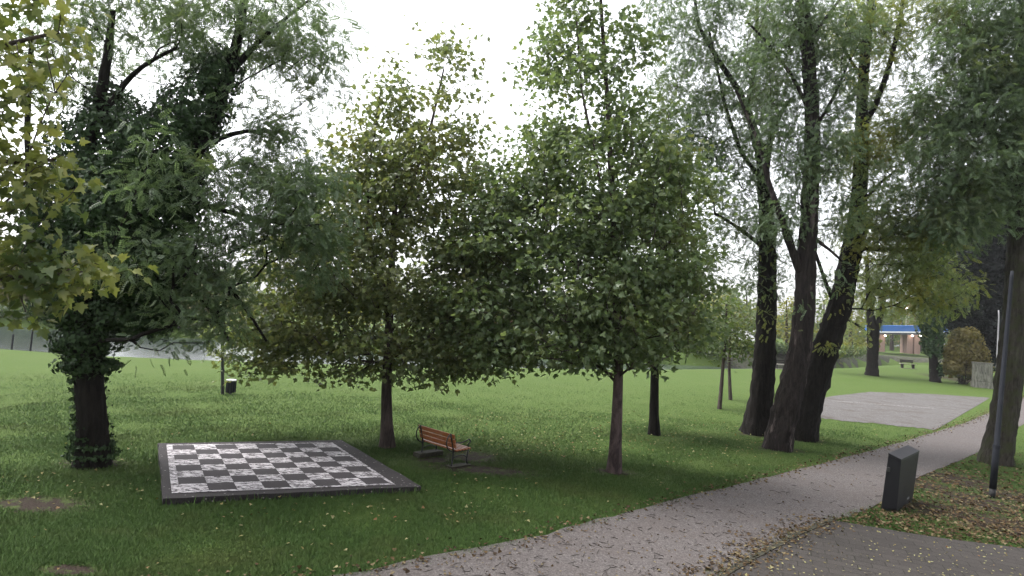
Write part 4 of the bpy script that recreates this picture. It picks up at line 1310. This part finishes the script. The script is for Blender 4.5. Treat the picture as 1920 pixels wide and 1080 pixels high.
M['revetment'] = bark_mat('bank_stones', (.030, .030, .024), (.115, .110, .090), zs=10, s=2.2, moss=(.050, .062, .030))
rx_ = np.linspace(27, 110, 120)
yf_ = near_bank(rx_) + lake_w(rx_)
RA = np.stack([rx_, yf_ - 3.4, np.zeros(120)], 1); RB = np.stack([rx_, yf_ + 1.2, np.zeros(120)], 1)
tag(strip('river_embankment', RA, RB, 120, 8, .05, M['revetment']), kind='structure')
willow(-75, 64, 440, 640, 90, 'drooping willow across the lake at the far left edge')
SH = [(1310, 668, 1.0), (1400, 672, 1.0), (1470, 672, 1.0), (1560, 672, 1.1), (60, 640, 1.3), (150, 644, 1.3), (250, 648, 1.2), (340, 650, 1.2), (1180, 676, 1.0), (1060, 672, 1.0), (950, 668, 1.0), (840, 664, 1.0), (700, 660, 1.0), (560, 652, 1.0)]
wheres = ['below the bright yellow green tree', 'below the low white house', 'between the leftmost and middle locusts', 'behind the rightmost locust', 'below the willow above the mooring posts', 'just left of the ivy trunk', 'just right of the ivy trunk', 'below the right willow', 'behind the flaking maple trunk', 'right of the brown roofed house',
          'left of the brown roofed house', 'behind the park bench', 'behind the olive maple trunk', 'right of the litter bin']
for (px, py, s), wh in zip(SH, wheres):
    gx = W(px, py, 70)[0]
    for _ in range(4):
        Ysh = float(near_bank(gx) + lake_w(gx) + 1.0); gx = W(px, py, Ysh)[0]
    z0 = float(terrain(gx, Ysh)); k = Ysh / F_PX
    c0 = W(px, py, Ysh)
    pyg = py + (c0[2] - z0) / k
    shrub('bank_shrub', 'low shrub growing along the far bank ' + wh, 'shrub', Ysh, px, py,
          [(px + dx * 1.0, pyg - 8 * s - RNG.random() * 6, 24 * s, 12 * s, RNG.normal() * .8) for dx in (-45, -20, 0, 22, 45)], 1500, .36, M['shrub'], 'shrubs along the far bank')

# far wood closing the horizon
P, D = [], []
for i in range(26000):
    a = R(-62 + 124 * RNG.random()); d = 190 + 60 * RNG.random()
    x, y = d * math.sin(a), d * math.cos(a)
    h = 9 + 3.5 * math.sin(a * 23) + 2 * math.sin(a * 57 + 1) + 1.2 * math.sin(a * 131)
    z = float(terrain(x, y)) + h * RNG.random() ** .8
    P.append((x, y, z))
P = np.array(P)
tag(foliage('far_wood', P, RNG.normal(size=P.shape) + np.array([0, -.8, .5]), RNG.normal(size=P.shape), 1.9 * (.6 + .8 * RNG.random(len(P))), T_CARD, M['far_green']), 'distant wood closing the horizon beyond the river', 'wood', kind='stuff')

# ------------------------------------------------------------------ grass blades, fallen leaves, twigs
def in_poly(pts, poly):
    x, y = pts[:, 0], pts[:, 1]
    inside = np.zeros(len(pts), bool)
    n = len(poly)
    j = n - 1
    for i in range(n):
        xi, yi, xj, yj = poly[i][0], poly[i][1], poly[j][0], poly[j][1]
        c = ((yi > y) != (yj > y)) & (x < (xj - xi) * (y - yi) / (yj - yi + 1e-12) + xi)
        inside ^= c
        j = i
    return inside


POLY_PATH = PA + PB[::-1]
POLY_PAVE = PVA + PVB[::-1]
POLY_COURT = CA + CB[::-1]
POLY_BOARD = [q00, q10, q11, q01]


def px_ground(pp):
    d = FWD[None] + ((pp[:, 0] - 960) / F_PX)[:, None] * RT[None] - ((pp[:, 1] - 540) / F_PX)[:, None] * UP[None]
    t_ = -CAM_H / np.minimum(d[:, 2], -1e-3)
    P = CAM[None] + d * t_[:, None]
    for _ in range(4):
        z = base_z(P[:, 0], P[:, 1])
        t_ = (z - CAM_H) / np.minimum(d[:, 2], -1e-3)
        P = CAM[None] + d * t_[:, None]
    P[:, 2] = terrain(P[:, 0], P[:, 1])
    return P


def dirt_mask(P):
    m = np.zeros(len(P))
    for (px, py, rx, ry) in DIRT:
        p = G(px, py)
        m = np.maximum(m, np.clip(1.25 - np.sqrt(((P[:, 0] - p[0]) / rx) ** 2 + ((P[:, 1] - p[1]) / ry) ** 2), 0, 1))
    return m


NB = 1000000
pp = np.stack([RNG.uniform(-220, 2140, NB), 700 + 420 * RNG.random(NB) ** .8], 1)
P = px_ground(pp)
ok = (P[:, 1] < 22 + 24 * RNG.random(NB)) & ~in_poly(P, POLY_PAVE) & ~in_poly(P, POLY_BOARD) & ~in_poly(P, POLY_COURT)
onp = in_poly(P + np.stack([RNG.normal(size=NB) * .10, RNG.normal(size=NB) * .10, np.zeros(NB)], 1), POLY_PATH)
ok &= ~onp & (RNG.random(NB) > dirt_mask(P) * 1.3)
P = P[ok]; n = len(P)
hgt = (.026 + .034 * RNG.random(n)) * (1 + .25 * np.sin(P[:, 0] * 2.1) * np.sin(P[:, 1] * 1.7))
lean = RNG.normal(size=(n, 2)) * .55
up_ = np.stack([lean[:, 0], lean[:, 1], np.ones(n)], 1)
side = rnd_dirs(n) * np.array([1, 1, 0]); side = unit(side)
wdt = (.0014 + .00055 * P[:, 1])[:, None]
Pz = P - np.array([0, 0, .015])
V = np.stack([Pz - side * wdt, Pz + side * wdt, Pz + up_ * hgt[:, None]], 1).reshape(-1, 3)
t = NT('grass_blade')
g = t.n("ShaderNodeNewGeometry")
c = t.ramp(g.outputs['Random Per Island'], [(0.0, (.033, .068, .014)), (.35, (.043, .086, .018)), (.7, (.054, .100, .023)), (1.0, (.064, .110, .028))])
c = t.mix(t.ramp(t.noise(.45, 4, .65), [(.48, 0.0), (.72, .75)]), c, (.074, .090, .026))
pr = t.n("ShaderNodeBsdfPrincipled")
t.t.links.new(c, pr.inputs['Base Color']); pr.inputs['Roughness'].default_value = .8; pr.inputs['Specular IOR Level'].default_value = .15
vm = t.n("ShaderNodeVectorMath", operation='MULTIPLY_ADD')          # blades stand in every direction: shade them close to upright turf
t.t.links.new(g.outputs['Normal'], vm.inputs[0]); vm.inputs[1].default_value = (.25, .25, .25); vm.inputs[2].default_value = (0, 0, 1)
nv = t.n("ShaderNodeVectorMath", operation='NORMALIZE'); t.t.links.new(vm.outputs[0], nv.inputs[0]); t.t.links.new(nv.outputs[0], pr.inputs['Normal'])
M['blade'] = t.done(pr.outputs[0])
tag(mesh_np('grass', V, np.arange(n * 3), np.arange(n) * 3, M['blade']), 'short mown grass blades covering the lawn', 'grass', kind='stuff')

# tall weeds along the slab
ts, Vs = [], []
for (a, b, m_) in ((q00, q10, 260), (q00, q01, 60), (q10, q11, 50)):
    for _ in range(m_):
        u = RNG.random(); p = a + (b - a) * u
        out = p - cb; out[2] = 0; out = out / np.linalg.norm(out)
        p = p + out * (.03 + abs(RNG.normal()) * .09); p[2] = 0
        h = .07 + .13 * RNG.random() ** 2
        s_ = rnd_dirs(1)[0] * .012; s_[2] = 0
        Vs += [p - s_, p + s_, p + np.array([RNG.normal() * .04, RNG.normal() * .04, h])]
V = np.array(Vs)
tag(mesh_np('weeds', V, np.arange(len(V)), np.arange(len(V) // 3) * 3, M['blade']), 'taller weeds growing along the chessboard slab edge', 'weeds', kind='stuff')


def scatter(name, P, size, tpl, mat, label, dz=.02, tilt=.35):
    P = P.copy(); P[:, 2] += dz + .02 * RNG.random(len(P))
    n = len(P)
    nr = RNG.normal(size=(n, 3)) * tilt + np.array([0, 0, 1])
    tip = rnd_dirs(n) * np.array([1, 1, .2])
    return tag(foliage(name, P, nr, tip, size * (.6 + .8 * RNG.random(n)), tpl, mat), label, 'fallen leaves', kind='stuff')


M['litter'] = leaf_mat('litter_leaf', [(.035, .022, .013), (.060, .038, .018), (.080, .050, .024), (.11, .078, .038), (.17, .14, .08)], None, .1, .8, .2)
M['litter_y'] = leaf_mat('yellow_litter_leaf', [(.13, .11, .035), (.20, .18, .07), (.28, .28, .14), (.15, .07, .03)], None, .15, .7, .2)
def area(n, x0, x1, y0, y1, pw=1.0):
    return px_ground(np.stack([RNG.uniform(x0, x1, n), y0 + (y1 - y0) * RNG.random(n) ** pw], 1))
A1 = np.concatenate([area(1300, -150, 1500, 790, 1080), area(900, 850, 1420, 780, 850), area(500, 420, 1000, 900, 985), area(260, 0, 300, 840, 960), area(500, 1250, 1650, 790, 880), area(2600, 860, 1440, 770, 860)])
A1 = A1[~in_poly(A1, POLY_BOARD) & (RNG.random(len(A1)) < .20)]
scatter('fallen_leaves', A1[~in_poly(A1, POLY_PATH)], .046, T_IVY, M['litter_y'], 'pale yellow fallen leaves sprinkled over the lawn', .04)
A2 = area(8500, 1560, 2100, 850, 1060)
A2 = A2[~in_poly(A2, POLY_PATH) & ~in_poly(A2, POLY_PAVE)]
scatter('leaf_litter', A2, .060, T_IVY, M['litter'], 'brown leaf litter around the dark pillar and grey post', .02)
# along the path's upper edge and the kerb
PAr = poly_resample(PA, 3000)
e = PAr[RNG.integers(0, 3000, 5200)] + np.stack([RNG.normal(size=5200) * .20, RNG.normal(size=5200) * .20 + .04, np.zeros(5200)], 1)
e[:, 2] = terrain(e[:, 0], e[:, 1])
KAr = poly_resample(PVA, 500)
e2_ = KAr[RNG.integers(0, 500, 1500)] + np.stack([RNG.normal(size=1500) * .24 - .10, RNG.normal(size=1500) * .20 + .05, np.zeros(1500)], 1); e2_[:, 2] = 0
scatter('edge_leaves', np.concatenate([e, e2_]), .050, T_IVY, M['litter'], 'dry leaves gathered along the path edges', .02)
A3 = area(1500, 700, 2000, 880, 1100); A3 = A3[in_poly(A3, POLY_PATH)]
scatter('path_leaves', A3, .035, T_CARD, M['litter'], 'small dark leaves and twigs lying on the path', .02)
A4 = area(700, 1350, 2050, 980, 1120); A4 = A4[in_poly(A4, POLY_PAVE)]
scatter('pavement_leaves', A4, .035, T_CARD, M['litter_y'], 'pale leaves scattered on the paving blocks', .03)
tw = []
A5 = area(700, 800, 1900, 890, 1090); A5 = A5[in_poly(A5, POLY_PATH)]
for p in A5:
    a = RNG.random() * 6.28; L = .05 + .12 * RNG.random()
    p = p + np.array([0, 0, .022]); q = p + np.array([math.cos(a) * L, math.sin(a) * L, .006])
    tw.append(tube_np(np.stack([p, (p + q) / 2 + RNG.normal(size=3) * .008, q]), [.004, .004, .002], 4))
ob = tubes_mesh('fallen_twigs', tw, M['twig'], None, None)
tag(ob, 'thin dark twigs strewn over the gravel path', 'twigs', kind='stuff')

# ------------------------------------------------------------------ thin volume added to lift dark foliage, standing in for lens glare
hz = MB().box((0, 550, 14), (1840, 1330, 38)).build('veil', [])
t = NT('glare_veil')
vo = t.n("ShaderNodeVolumePrincipled"); vo.inputs['Color'].default_value = (.93, .94, 1.0, 1); vo.inputs['Density'].default_value = .0003; vo.inputs['Anisotropy'].default_value = .3
t.t.links.new(vo.outputs[0], t.out.inputs['Volume'])
hz.data.materials.append(t.m)
tag(hz, 'added pale lens-glare haze over the park', 'veil', kind='stuff')
